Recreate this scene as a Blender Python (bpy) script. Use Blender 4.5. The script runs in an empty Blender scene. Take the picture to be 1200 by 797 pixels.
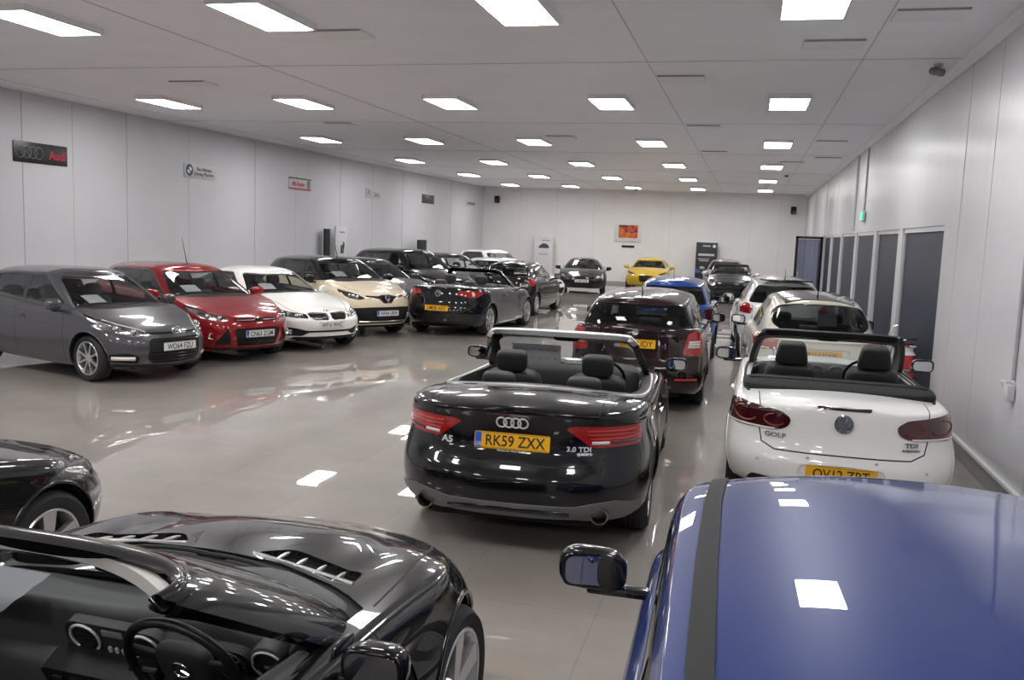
import bpy, bmesh, math, random
import numpy as np
from mathutils import Vector, Matrix
from mathutils.bvhtree import BVHTree
from mathutils.geometry import tessellate_polygon
random.seed(7)
SC = bpy.context.scene
COL = SC.collection
D = math.radians
PI = math.pi

# ------------------------------------------------------------------ materials
def _setp(b, **k):
    for n, v in k.items():
        n = n.replace('_', ' ')
        if n in b.inputs:
            b.inputs[n].default_value = v

def mat(name, col, rough=.5, metal=0., coat=0., spec=.5, emit=0., bump=0., bscale=200., var=0., vscale=3., **k):
    m = bpy.data.materials.new(name)
    m.use_nodes = True
    nt = m.node_tree
    b = nt.nodes['Principled BSDF']
    c = tuple(col) + (1,) if len(col) == 3 else col
    _setp(b, Base_Color=c, Roughness=rough, Metallic=metal, Coat_Weight=coat, Coat_Roughness=.03, Specular_IOR_Level=spec)
    for n, v in k.items():
        _setp(b, **{n: v})
    if emit:
        _setp(b, Emission_Color=c, Emission_Strength=emit)
    if bump or var:
        tc = nt.nodes.new('ShaderNodeTexCoord')
        nz = nt.nodes.new('ShaderNodeTexNoise')
        nz.inputs['Scale'].default_value = bscale if bump else vscale
        nz.inputs['Detail'].default_value = 3
        nt.links.new(tc.outputs['Object'], nz.inputs['Vector'])
        if bump:
            bp = nt.nodes.new('ShaderNodeBump')
            bp.inputs['Strength'].default_value = bump
            bp.inputs['Distance'].default_value = .004
            nt.links.new(nz.outputs['Fac'], bp.inputs['Height'])
            nt.links.new(bp.outputs['Normal'], b.inputs['Normal'])
        if var:
            n2 = nt.nodes.new('ShaderNodeTexNoise')
            n2.inputs['Scale'].default_value = vscale
            n2.inputs['Detail'].default_value = 4
            nt.links.new(tc.outputs['Object'], n2.inputs['Vector'])
            mx = nt.nodes.new('ShaderNodeMix')
            mx.data_type = 'RGBA'
            mx.inputs[6].default_value = tuple(x * (1 - var) for x in c[:3]) + (1,)
            mx.inputs[7].default_value = tuple(min(1, x * (1 + var)) for x in c[:3]) + (1,)
            nt.links.new(n2.outputs['Fac'], mx.inputs[0])
            nt.links.new(mx.outputs[2], b.inputs['Base Color'])
    return m

def paint(name, col, metal=0., rough=.35, flake=0.):
    m = mat(name, col, rough=rough, metal=metal, coat=1.0, spec=.18 if max(col) > .05 else .10, Coat_Roughness=.012)
    if flake:
        nt = m.node_tree
        b = nt.nodes['Principled BSDF']
        tc = nt.nodes.new('ShaderNodeTexCoord')
        vz = nt.nodes.new('ShaderNodeTexNoise')
        vz.inputs['Scale'].default_value = 900
        nt.links.new(tc.outputs['Object'], vz.inputs['Vector'])
        mx = nt.nodes.new('ShaderNodeMix')
        mx.data_type = 'RGBA'
        mx.inputs[6].default_value = tuple(x * (1 - flake) for x in col) + (1,)
        mx.inputs[7].default_value = tuple(min(1, x * (1 + flake)) for x in col) + (1,)
        nt.links.new(vz.outputs['Fac'], mx.inputs[0])
        nt.links.new(mx.outputs[2], b.inputs['Base Color'])
    return m

def glass(name, tint=(.55, .6, .6), ior=1.5):
    m = bpy.data.materials.new(name)
    m.use_nodes = True
    nt = m.node_tree
    nt.nodes.remove(nt.nodes['Principled BSDF'])
    out = nt.nodes['Material Output']
    fr = nt.nodes.new('ShaderNodeFresnel')
    fr.inputs['IOR'].default_value = ior
    tr = nt.nodes.new('ShaderNodeBsdfTransparent')
    tr.inputs['Color'].default_value = tuple(tint) + (1,)
    gl = nt.nodes.new('ShaderNodeBsdfGlossy')
    gl.inputs['Roughness'].default_value = .01
    mx = nt.nodes.new('ShaderNodeMixShader')
    ge = nt.nodes.new('ShaderNodeNewGeometry')
    mr = nt.nodes.new('ShaderNodeMapRange')
    mr.inputs['To Min'].default_value = ior
    mr.inputs['To Max'].default_value = 1 / ior
    nt.links.new(ge.outputs['Backfacing'], mr.inputs['Value'])
    nt.links.new(mr.outputs[0], fr.inputs['IOR'])
    nt.links.new(fr.outputs[0], mx.inputs[0])
    nt.links.new(tr.outputs[0], mx.inputs[1])
    nt.links.new(gl.outputs[0], mx.inputs[2])
    nt.links.new(mx.outputs[0], out.inputs['Surface'])
    return m

M = {}
M['gap'] = mat('seam_rubber', (.006, .006, .006), .7)
M['trim'] = mat('black_plastic', (.012, .012, .013), .6, spec=.3, bump=.15, bscale=500)
M['gloss'] = mat('gloss_black', (.008, .008, .009), .12, coat=.6)
M['tyre'] = mat('tyre_rubber', (.016, .016, .017), .75, bump=.2, bscale=60)
M['alloy'] = mat('alloy_silver', (.62, .62, .63), .28, metal=.85)
M['alloy_dark'] = mat('alloy_grey', (.28, .28, .29), .3, metal=.85)
M['chrome'] = mat('chrome', (.85, .85, .86), .08, metal=1.)
M['satin'] = mat('satin_aluminium', (.62, .62, .62), .3, metal=.9)
M['silver'] = mat('bright_silver_badge', (.78, .78, .79), .3, metal=.35)
M['disc'] = mat('brake_disc', (.12, .115, .11), .4, metal=.8)
M['well'] = mat('wheel_well_liner', (.008, .008, .008), .9)
M['cabin'] = mat('dark_cabin_trim', (.024, .024, .025), .6, bump=.25, bscale=420)
M['seat'] = mat('charcoal_leather', (.022, .022, .023), .55, bump=.3, bscale=260)
M['seatcloth'] = mat('charcoal_cloth', (.055, .055, .058), .85, bump=.5, bscale=500)
M['lining'] = mat('grey_headlining', (.45, .44, .42), .9)
M['glass'] = glass('clear_glass', (.80, .83, .83))
M['dark_glass'] = glass('privacy_glass', (.14, .15, .16))
M['lens'] = glass('lamp_lens', (.9, .9, .9))
M['red'] = mat('red_lamp_lens', (.34, .007, .009), .15, coat=1., var=.4, vscale=30)
M['red_dark'] = mat('smoked_red_lens', (.05, .005, .007), .08, coat=1.)
M['red_band'] = mat('bright_red_light_guide', (.55, .02, .02), .2, coat=1.)
M['clear_lamp'] = mat('clear_lamp_plastic', (.72, .68, .66), .15, coat=1.)
M['amber'] = mat('amber_lamp', (.7, .2, .02), .2, coat=1.)
M['bowl'] = mat('lamp_bowl_chrome', (.55, .56, .58), .16, metal=1., bump=.9, bscale=26)
M['bowl_dark'] = mat('lamp_bowl_black', (.03, .03, .032), .2, coat=.5)
M['mirror'] = mat('mirror_glass', (.8, .82, .84), .02, metal=1.)
M['plate_w'] = mat('white_plate', (.72, .72, .70), .35)
M['plate_y'] = mat('yellow_plate', (.86, .44, .012), .35)
M['plate_blue'] = mat('blue_plate_band', (.02, .09, .5), .4)
M['ink'] = mat('black_ink', (.01, .01, .01), .5)
M['paper'] = mat('white_paper', (.72, .73, .75), .8)
M['soft_top'] = mat('black_canvas', (.013, .013, .013), .9, bump=.6, bscale=900)
M['exhaust'] = mat('exhaust_steel', (.30, .29, .28), .25, metal=1.)

# ------------------------------------------------------------------ small maths
def pchip(pts):
    p = sorted(pts)
    x = np.array([a for a, _ in p], float)
    y = np.array([b for _, b in p], float)
    n = len(x)
    if n == 1:
        return lambda t: np.full(np.shape(t), y[0]) if np.ndim(t) else float(y[0])
    h = np.diff(x)
    dl = np.diff(y) / h
    m = np.zeros(n)
    for i in range(1, n - 1):
        if dl[i - 1] * dl[i] > 0:
            w1, w2 = 2 * h[i] + h[i - 1], h[i] + 2 * h[i - 1]
            m[i] = (w1 + w2) / (w1 / dl[i - 1] + w2 / dl[i])
    m[0], m[-1] = dl[0], dl[-1]
    def f(t):
        t = np.clip(np.asarray(t, float), x[0], x[-1])
        i = np.clip(np.searchsorted(x, t, side='right') - 1, 0, n - 2)
        u = (t - x[i]) / h[i]
        r = ((1 + 2 * u) * (1 - u) ** 2 * y[i] + u * (1 - u) ** 2 * h[i] * m[i]
             + u * u * (3 - 2 * u) * y[i + 1] + u * u * (u - 1) * h[i] * m[i + 1])
        return r if r.ndim else float(r)
    return f

def rp(pts, r=.04, n=4):
    """polygon with rounded corners"""
    out = []
    N = len(pts)
    for i in range(N):
        q = pts[i]
        rr = q[2] if len(q) > 2 else r
        a, b, c = Vector(pts[i - 1][:2]), Vector(q[:2]), Vector(pts[(i + 1) % N][:2])
        d1, d2 = (a - b), (c - b)
        t = min(rr, d1.length * .45, d2.length * .45)
        if t < 1e-4:
            out.append(tuple(b))
            continue
        p0, p2 = b + d1.normalized() * t, b + d2.normalized() * t
        for k in range(n + 1):
            u = k / n
            out.append(tuple((1 - u) ** 2 * p0 + 2 * u * (1 - u) * b + u * u * p2))
    return out

def ell(cx, cy, rx, ry, n=20, e=1., a0=0.):
    o = []
    for k in range(n):
        t = a0 + 2 * PI * k / n
        c, s = math.cos(t), math.sin(t)
        o.append((cx + rx * math.copysign(abs(c) ** e, c), cy + ry * math.copysign(abs(s) ** e, s)))
    return o

def inside(pt, poly):
    x, y = pt
    r = False
    j = len(poly) - 1
    for i in range(len(poly)):
        xi, yi = poly[i]
        xj, yj = poly[j]
        if (yi > y) != (yj > y) and x < (xj - xi) * (y - yi) / (yj - yi) + xi:
            r = not r
        j = i
    return r

# ------------------------------------------------------------------ object helpers
def link(name, me, m=None, parent=None, mw=None):
    o = bpy.data.objects.new(name, me)
    COL.objects.link(o)
    if m is not None and hasattr(me, 'materials') and not me.materials:
        me.materials.append(m)
    if parent is not None:
        o.parent = parent
    if mw is not None:
        o.matrix_local = mw
    return o

def empty(name, loc=(0, 0, 0), rz=0., parent=None):
    o = bpy.data.objects.new(name, None)
    COL.objects.link(o)
    o.empty_display_size = .2
    o.location = loc
    o.rotation_euler = (0, 0, rz)
    if parent is not None:
        o.parent = parent
    return o

def tag(o, label=None, cat=None, group=None, kind=None):
    if label: o['label'] = label
    if cat: o['category'] = cat
    if group: o['group'] = group
    if kind: o['kind'] = kind
    return o

def bm_mesh(bm, name, smooth=True, ang=None):
    me = bpy.data.meshes.new(name)
    bmesh.ops.recalc_face_normals(bm, faces=bm.faces)
    bm.to_mesh(me)
    bm.free()
    if smooth:
        me.polygons.foreach_set('use_smooth', [True] * len(me.polygons))
        if ang is not None:
            me.set_sharp_from_angle(angle=D(ang))
    return me

def obj(name, bm, m, parent=None, smooth=True, ang=40, mw=None):
    return link(name, bm_mesh(bm, name, smooth, ang), m, parent, mw)

def xf(bm, geom_verts, mtx):
    bmesh.ops.transform(bm, matrix=mtx, verts=geom_verts)

def add_box(bm, c, s, bev=0., seg=2, rot=None):
    r = bmesh.ops.create_cube(bm, size=1.)
    vs = r['verts']
    xf(bm, vs, Matrix.Diagonal((s[0], s[1], s[2], 1)))
    if bev:
        es = list({e for v in vs for e in v.link_edges})
        rr = bmesh.ops.bevel(bm, geom=es, offset=min(bev, min(s) * .49), segments=seg, profile=.5, affect='EDGES')
        vs = list({v for f in rr['faces'] for v in f.verts} | {v for v in vs if v.is_valid})
    mt = Matrix.Translation(c)
    if rot is not None:
        mt = mt @ rot
    xf(bm, vs, mt)
    return vs

def box(name, c, s, m, parent=None, bev=0., seg=2, rot=None):
    bm = bmesh.new()
    add_box(bm, (0, 0, 0), s, bev, seg)
    mt = Matrix.Translation(c)
    if rot is not None:
        mt = mt @ rot
    return obj(name, bm, m, parent, mw=mt)

def add_lathe(bm, prof, n=32, axis='y', mt=None):
    """prof: (radius, h) list"""
    rings = []
    for r, h in prof:
        ring = []
        for k in range(n):
            a = 2 * PI * k / n
            if axis == 'y': p = (r * math.cos(a), h, r * math.sin(a))
            elif axis == 'z': p = (r * math.cos(a), r * math.sin(a), h)
            else: p = (h, r * math.cos(a), r * math.sin(a))
            p = Vector(p)
            if mt is not None: p = mt @ p
            ring.append(bm.verts.new(p))
        rings.append(ring)
    for a, b in zip(rings, rings[1:]):
        for k in range(n):
            bm.faces.new((a[k], a[(k + 1) % n], b[(k + 1) % n], b[k]))
    return rings

def add_tube(bm, pts, r, n=8, close=False, caps=True):
    pts = [Vector(p) for p in pts]
    rs = r if isinstance(r, (list, tuple)) else [r] * len(pts)
    rings = []
    N = len(pts)
    up = Vector((0, 0, 1))
    for i, p in enumerate(pts):
        if close:
            t = pts[(i + 1) % N] - pts[i - 1]
        else:
            t = pts[min(i + 1, N - 1)] - pts[max(i - 1, 0)]
        t.normalize()
        if abs(t.dot(up)) > .95:
            up = Vector((1, 0, 0)) if abs(t.x) < .9 else Vector((0, 1, 0))
        a = t.cross(up).normalized()
        b = a.cross(t).normalized()
        up = b
        rings.append([bm.verts.new(p + (a * math.cos(2 * PI * k / n) + b * math.sin(2 * PI * k / n)) * rs[i]) for k in range(n)])
    prs = list(zip(rings, rings[1:]))
    if close: prs.append((rings[-1], rings[0]))
    for a, b in prs:
        for k in range(n):
            bm.faces.new((a[k], a[(k + 1) % n], b[(k + 1) % n], b[k]))
    if caps and not close:
        bm.faces.new(rings[0][::-1])
        bm.faces.new(rings[-1])
    return rings

def tube(name, pts, r, m, parent=None, n=8, close=False):
    bm = bmesh.new()
    add_tube(bm, pts, r, n, close)
    return obj(name, bm, m, parent)

def add_prism(bm, poly, d0, d1, mt=None):
    """poly in local XY, extruded along local Z from d0 to d1"""
    lo = [Vector((p[0], p[1], d0)) for p in poly]
    hi = [Vector((p[0], p[1], d1)) for p in poly]
    if mt is not None:
        lo = [mt @ p for p in lo]
        hi = [mt @ p for p in hi]
    a = [bm.verts.new(p) for p in lo]
    b = [bm.verts.new(p) for p in hi]
    n = len(poly)
    bm.faces.new(a[::-1])
    bm.faces.new(b)
    for i in range(n):
        bm.faces.new((a[i], a[(i + 1) % n], b[(i + 1) % n], b[i]))

def prism(name, poly, d0, d1, m, parent=None, mt=None, mw=None, ang=40):
    bm = bmesh.new()
    add_prism(bm, poly, d0, d1, mt)
    return obj(name, bm, m, parent, mw=mw, ang=ang)

_txt = {}
def text_mesh(s, size=1., extrude=.002, bold=0.):
    key = (s, size, extrude, bold)
    if key in _txt: return _txt[key].copy()
    cu = bpy.data.curves.new('lettering', 'FONT')
    cu.body = s
    cu.size = size
    cu.extrude = extrude
    cu.offset = bold
    cu.align_x = 'CENTER'
    cu.align_y = 'CENTER'
    cu.resolution_u = 3
    o = bpy.data.objects.new('lettering', cu)
    COL.objects.link(o)
    dg = bpy.context.evaluated_depsgraph_get()
    me = bpy.data.meshes.new_from_object(o.evaluated_get(dg))
    bpy.data.objects.remove(o)
    bpy.data.curves.remove(cu)
    _txt[key] = me
    return me.copy()

def text(name, s, size, m, parent, mw, extrude=.002, bold=0., width=None):
    me = text_mesh(s, size, extrude, bold)
    me.materials.clear()
    if width:
        xs = [v.co.x for v in me.vertices]
        w = max(xs) - min(xs)
        c = (max(xs) + min(xs)) / 2
        k = width / w
        for v in me.vertices: v.co.x = (v.co.x - c) * k
    ys = [v.co.y for v in me.vertices]
    cy = (max(ys) + min(ys)) / 2
    for v in me.vertices: v.co.y -= cy
    return link(name, me, m, parent, mw)
# ------------------------------------------------------------------ car body surfaces
def grid_normals(P, mirror_rows=()):
    """P (U,V,3) -> vertex normals from face normals"""
    U, V, _ = P.shape
    N = np.zeros_like(P)
    a = P[1:, 1:] - P[:-1, :-1]
    b = P[:-1, 1:] - P[1:, :-1]
    f = np.cross(a, b)
    N[:-1, :-1] += f; N[1:, :-1] += f; N[:-1, 1:] += f; N[1:, 1:] += f
    z = np.abs(P[..., 1]) < 1e-6
    N[z, 1] = 0
    # coincident points share a normal
    for row in (0, U - 1):
        pass
    l = np.linalg.norm(N, axis=2, keepdims=True)
    l[l == 0] = 1
    return N / l

def grid_bm(P, N):
    U, V, _ = P.shape
    bm = bmesh.new()
    lay = bm.verts.layers.float_vector.new('nrm')
    vs = []
    key = {}
    for i in range(U):
        row = []
        for j in range(V):
            k = tuple(np.round(P[i, j], 5))
            v = key.get(k)
            if v is None:
                v = bm.verts.new(P[i, j])
                v[lay] = N[i, j]
                key[k] = v
            else:
                v[lay] = (Vector(v[lay]) + Vector(N[i, j]))
            row.append(v)
        vs.append(row)
    for i in range(U - 1):
        for j in range(V - 1):
            q = []
            for v in (vs[i][j], vs[i + 1][j], vs[i + 1][j + 1], vs[i][j + 1]):
                if v not in q: q.append(v)
            if len(q) > 2:
                try: bm.faces.new(q)
                except ValueError: pass
    for v in bm.verts:
        n = Vector(v[lay])
        if abs(v.co.y) < 1e-6: n.y = 0
        v[lay] = n.normalized() if n.length > 1e-9 else Vector((0, 0, 1))
    bm.normal_update()
    return bm

DEF_INS = [(0, .075), (.06, .035), (.16, .012), (.35, .0), (.55, .002), (.75, .014), (.88, .026), (.95, .045), (1, .085)]

class Body:
    """half body (left, y>=0); x forward, origin mid-length on the ground"""
    def __init__(s, sp, res=1.):
        s.sp = sp
        L = sp['L']
        s.X = lambda q: L / 2 - q
        s.zb = pchip(sp['zb']); s.zt = pchip(sp['zt']); s.crown = pchip(sp['crown'])
        s.hw = pchip(sp['hw']); s.fF = pchip(sp['fF']); s.fR = pchip(sp['fR'])
        s.ins = pchip(sp.get('ins', DEF_INS))
        s.L = L
        NF, NS, NR = int(14 * res), int(46 * res), int(14 * res)
        VV = [0, .03, .07, .12, .18, .25, .32, .39, .46, .52, .58, .64, .70, .75, .80, .84, .88, .91, .94, .965, .985, 1.]
        if res < .8: VV = VV[::2] + ([1.] if len(VV) % 2 == 0 else [])
        NW = 9 if res >= .8 else 6
        aF, nF, aR, nR = sp.get('aF', .7), sp.get('nF', 2.4), sp.get('aR', .55), sp.get('nR', 2.6)
        us = [('F', PI / 2 * i / NF) for i in range(NF + 1)] + [('S', i / NS) for i in range(1, NS)] + [('R', PI / 2 * (1 - i / NR)) for i in range(NR + 1)]
        WW = [1 - (1 - k / NW) ** 1.6 for k in range(1, NW + 1)]
        P = np.zeros((len(us), len(VV) + NW, 3))
        v = np.array(VV)
        for i, (zn, p) in enumerate(us):
            xf_, xr_ = L / 2, -L / 2
            def place(xf_, xr_, inn):
                if zn == 'F':
                    e = 2 / nF
                    x = xf_ - aF * (1 - np.cos(p) ** e) if p < PI / 2 - 1e-9 else xf_ - aF + 0 * inn
                    k = math.sin(p) ** e
                elif zn == 'R':
                    e = 2 / nR
                    x = xr_ + aR * (1 - np.cos(p) ** e) if p < PI / 2 - 1e-9 else xr_ + aR + 0 * inn
                    k = math.sin(p) ** e
                else:
                    x = (xf_ - aF) + p * ((xr_ + aR) - (xf_ - aF))
                    k = 1.
                y = (s.hw(L / 2 - x) - inn) * k
                return x, y
            xr0, _ = place(np.array([xf_]), np.array([xr_]), np.array([0.]))
            q = L / 2 - float(xr0[0])
            zb, zt = s.zb(q), s.zt(q)
            z = zb + (zt - zb) * v
            x, y = place(L / 2 - s.fF(z), -L / 2 + s.fR(z), s.ins(v))
            if sp.get('bulge'):
                for fn in sp['bulge']:
                    y = y + fn(s, L / 2 - x, z) * (np.clip(y, 0, .3) / .3)
            n = len(VV)
            P[i, :n, 0], P[i, :n, 1], P[i, :n, 2] = x, np.maximum(y, 0), z
            xc, yc, zc = x[-1], max(y[-1], 0), z[-1]
            cr = s.crown(L / 2 - xc)
            for k, w in enumerate(WW):
                yy = yc * (1 - w)
                P[i, n + k] = (xc, yy, zc + cr * (1 - (1 - w) ** 2) + (sp['dome'](L / 2 - xc, yy, yc) if 'dome' in sp else 0))
        N = grid_normals(P)
        if N[len(us) // 2, len(VV) // 2, 1] < 0: N = -N
        s.P, s.N = P, N
        s.bm = grid_bm(P, N)
        s.bvh = BVHTree.FromBMesh(s.bm)

class Cabin:
    """half greenhouse (left)"""
    def __init__(s, body, g, res=1.):
        L = body.L
        s.g = g
        NF, NS, NR = int(16 * res), int(34 * res), int(16 * res)
        VV = [k / 11 for k in range(10)] + [.87, .92, .96, .985, 1.] if res >= .8 else [0, .2, .4, .6, .78, .88, .95, 1.]
        NW = 7 if res >= .8 else 5
        zr = pchip(g['zr']); hwr = pchip(g['hwr'])
        drop = g.get('drop', .07)
        sF, sR, tF, tR = g['sF'], g['sR'], g['tF'], g['tR']
        aFb, aFr = g.get('aFb', .55), g.get('aFr', .35)
        aRb, aRr = g.get('aRb', .4), g.get('aRr', .35)
        nF, nR = g.get('nF', 2.7), g.get('nR', 3.2)
        gi = g.get('gi', .03)
        zoff = g.get('zoff', .03)
        us = [('F', PI / 2 * i / NF) for i in range(NF + 1)] + [('S', i / NS) for i in range(1, NS)] + [('R', PI / 2 * (1 - i / NR)) for i in range(NR + 1)]
        if g.get('front_only'): us = us[:NF + 1 + g.get('extra', 0)]
        v = np.array(VV)
        P = np.zeros((len(us), len(VV) + NW, 3))
        insT = body.ins(1.)
        zbR = g.get('zbase')
        zbR = pchip(zbR) if zbR else (lambda q: body.zt(q))
        bulge, bulgeF, bulgeR = g.get('bulge', .02), g.get('bulgeF', .02), g.get('bulgeR', .03)
        for i, (zn, p) in enumerate(us):
            def place(a_s, b_s, af, ar, hwf, inn):
                if zn == 'F':
                    e = 2 / nF
                    q = a_s + af * (1 - (math.cos(p) if p < PI / 2 - 1e-9 else 0) ** e); k = math.sin(p) ** e
                elif zn == 'R':
                    e = 2 / nR
                    q = b_s - ar * (1 - (math.cos(p) if p < PI / 2 - 1e-9 else 0) ** e); k = math.sin(p) ** e
                else:
                    q = (a_s + af) + p * ((b_s - ar) - (a_s + af)); k = 1.
                return q, (hwf(q) - inn) * k
            q0, y0 = place(sF, sR, aFb, aRb, body.hw, insT + gi)
            q1, y1 = place(tF, tR, aFr, aRr, hwr, 0.)
            z0 = zbR(q0) - zoff
            z1 = zr(q1) - drop
            cF = math.cos(p) if zn == 'F' else 0.
            cR = math.cos(p) if zn == 'R' else 0.
            cS = 1. if zn == 'S' else math.sin(p)
            bl = np.sin(PI * v) ** 1.
            fil = np.clip((v - .85) / .15, 0, 1) ** 2 * .022
            P[i, :len(VV), 0] = L / 2 - (q0 + (q1 - q0) * v) + bl * (bulgeF * cF - bulgeR * cR) + fil * (cR - cF)
            P[i, :len(VV), 1] = np.maximum(0, y0 + (y1 - y0) * v + (bl * bulge - fil) * cS)
            P[i, :len(VV), 2] = z0 + (z1 - z0) * v
            yc = P[i, len(VV) - 1, 1]
            xc = P[i, len(VV) - 1, 0]
            for k in range(NW):
                w = (k + 1) / NW
                if g.get('front_only'):
                    # a narrow header bar instead of a roof skin
                    dd = g.get('hdr', .085)
                    P[i, len(VV) + k] = (xc - dd * w * max(.25, cF), yc * (1 - .035 * w * (1 - cF)) , z1 + .012 * math.sin(PI * w) + .004 * w)
                else:
                    yy = yc * (1 - w)
                    P[i, len(VV) + k] = (xc, yy, z1 + drop * (1 - (1 - w) ** 2.6) * (yc / max(.01, hwr(q1))) ** .6)
        N = grid_normals(P)
        if N[min(len(us) - 1, NF + NS // 2) if not g.get('front_only') else NF, len(VV) // 2, 1] < 0: N = -N
        s.P, s.N = P, N
        s.NV = len(VV)
        s.bm = grid_bm(P, N)
        s.bvh = BVHTree.FromBMesh(s.bm)

AX = {'x': (1, 2), 'y': (0, 2), 'z': (0, 1)}
FILT = {
    'F': lambda f, c: f.normal.x > .12, 'R': lambda f, c: f.normal.x < -.12,
    'S': lambda f, c: f.normal.y > .30, 'T': lambda f, c: f.normal.z > .35,
    'FT': lambda f, c: f.normal.x > .02 and c.x > 0, 'RT': lambda f, c: f.normal.x < -.02 and c.x < 0, 'A': lambda f, c: True,
}
def cut(bm, poly, axis, filt='A', cut_only=False):
    ia, ib = AX[axis]
    fl = FILT[filt] if isinstance(filt, str) else filt
    px = [p[0] for p in poly]; py = [p[1] for p in poly]
    bb = (min(px) - .002, max(px) + .002, min(py) - .002, max(py) + .002)
    def near(f, b):
        xs = [v.co[ia] for v in f.verts]; ys = [v.co[ib] for v in f.verts]
        return max(xs) >= b[0] and min(xs) <= b[1] and max(ys) >= b[2] and min(ys) <= b[3]
    bm.normal_update()
    cand = [f for f in bm.faces if near(f, bb) and fl(f, f.calc_center_median())]
    n = len(poly)
    for i in range(n):
        a, b = poly[i], poly[(i + 1) % n]
        dx, dy = b[0] - a[0], b[1] - a[1]
        if dx * dx + dy * dy < 1e-10: continue
        eb = (min(a[0], b[0]) - .001, max(a[0], b[0]) + .001, min(a[1], b[1]) - .001, max(a[1], b[1]) + .001)
        fs = [f for f in cand if f.is_valid and near(f, eb)]
        if not fs: continue
        co = [0, 0, 0]; no = [0, 0, 0]
        co[ia], co[ib] = a[0], a[1]
        no[ia], no[ib] = -dy, dx
        geom = list({v for f in fs for v in f.verts}) + list({e for f in fs for e in f.edges}) + fs
        r = bmesh.ops.bisect_plane(bm, geom=geom, dist=1e-5, plane_co=co, plane_no=no)
        new = [g for g in r['geom'] if isinstance(g, bmesh.types.BMFace)]
        cs = set(cand); cs.update(new)
        cand = [f for f in cs if f.is_valid]
    res = []
    for f in cand:
        if not f.is_valid: continue
        c = f.calc_center_median()
        if inside((c[ia], c[ib]), poly):
            f.normal_update()
            if fl(f, c): res.append(f)
    return res

def take(bm, faces, keep=False):
    nb = bmesh.new()
    l0 = bm.verts.layers.float_vector['nrm']
    l1 = nb.verts.layers.float_vector.new('nrm')
    mp = {}
    for f in faces:
        q = []
        for v in f.verts:
            w = mp.get(v)
            if w is None:
                w = nb.verts.new(v.co); w[l1] = v[l0]; mp[v] = w
            q.append(w)
        nb.faces.new(q)
    if not keep:
        bmesh.ops.delete(bm, geom=list(faces), context='FACES')
    nb.normal_update()
    return nb

def shift(bm, d):
    l = bm.verts.layers.float_vector['nrm']
    for v in bm.verts: v.co = v.co + Vector(v[l]) * d
    for v in bm.verts:
        pass
    return bm

def rim(bm, d, seam=True):
    """walls inward from the open boundary, depth d"""
    l = bm.verts.layers.float_vector['nrm']
    mp = {}
    es = [e for e in bm.edges if len(e.link_faces) == 1 and not (seam and all(abs(v.co.y) < 1e-5 for v in e.verts))]
    quads = []
    for e in es:
        f = e.link_faces[0]
        lp = [x for x in f.loops if x.edge == e][0]
        quads.append((lp.vert, lp.link_loop_next.vert))
    mo = {}
    for a, b in quads:
        t = []
        for v in (a, b):
            if v not in mo:
                o = bm.verts.new(v.co); o[l] = (0, 0, 0)
                i = bm.verts.new(v.co - Vector(v[l]) * d); i[l] = (0, 0, 0)
                mo[v] = (o, i)
            t.append(mo[v])
        (ao, ai), (bo, bi) = t
        bm.faces.new((bo, ao, ai, bi))
    return bm

def shell_obj(name, bm, m, parent, side='both', keep=False):
    """side: both (mirror & weld) | L | R"""
    l = bm.verts.layers.float_vector['nrm']
    src = bm.copy() if keep else bm
    l = src.verts.layers.float_vector['nrm']
    src.normal_update()
    co, nr, fc = [], [], []
    src.verts.index_update()
    for v in src.verts:
        n = Vector(v[l])
        if n.length < .5: n = v.normal.copy()
        co.append(v.co.copy()); nr.append(n)
    fc = [[v.index for v in f.verts] for f in src.faces]
    mi = [f.material_index for f in src.faces]
    MI = []
    CO, NR, FC = [], [], []
    if side in ('both', 'L'):
        CO, NR, FC = list(co), list(nr), [list(f) for f in fc]
        MI = list(mi)
    if side in ('both', 'R'):
        base = len(CO)
        mp = []
        for i, (c, n) in enumerate(zip(co, nr)):
            if side == 'both' and abs(c.y) < 1e-5:
                mp.append(i)
            else:
                mp.append(len(CO))
                CO.append(Vector((c.x, -c.y, c.z))); NR.append(Vector((n.x, -n.y, n.z)))
        FC += [[mp[i] for i in f[::-1]] for f in fc]
        MI = MI + mi
    src.free()
    me = bpy.data.meshes.new(name)
    me.from_pydata(CO, [], FC)
    # face winding follows the stored normals
    two = any(MI)
    if two:
        me.materials.append(m); me.materials.append(M['gap'])
        me.polygons.foreach_set('material_index', MI)
    flip = 0
    for p in me.polygons:
        s_ = sum((NR[i].dot(p.normal) for i in p.vertices))
        flip += 1 if s_ > 0 else -1
    if flip < 0: me.flip_normals()
    me.validate()
    me.polygons.foreach_set('use_smooth', [True] * len(me.polygons))
    if len(me.vertices) == len(NR):
        me.normals_split_custom_set_from_vertices([tuple(n) for n in NR])
    return link(name, me, m, parent)
# ------------------------------------------------------------------ car assembly
def superbox(bm, c, s, e=.45, nu=20, nv=12, fn=None):
    rows = []
    for j in range(nv + 1):
        t = -PI / 2 + PI * j / nv
        row = []
        for i in range(nu):
            p = 2 * PI * i / nu
            def sg(v): return math.copysign(abs(v) ** e, v)
            ct, st, cp, sp_ = sg(math.cos(t)), sg(math.sin(t)), sg(math.cos(p)), sg(math.sin(p))
            q = Vector((ct * cp * s[0] / 2, ct * sp_ * s[1] / 2, st * s[2] / 2))
            if fn: q = fn(q)
            row.append(bm.verts.new(q + Vector(c)))
        rows.append(row)
    for a, b in zip(rows, rows[1:]):
        for i in range(nu):
            bm.faces.new((a[i], a[(i + 1) % nu], b[(i + 1) % nu], b[i]))
    bmesh.ops.remove_doubles(bm, verts=rows[0] + rows[-1], dist=1e-5)

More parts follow.
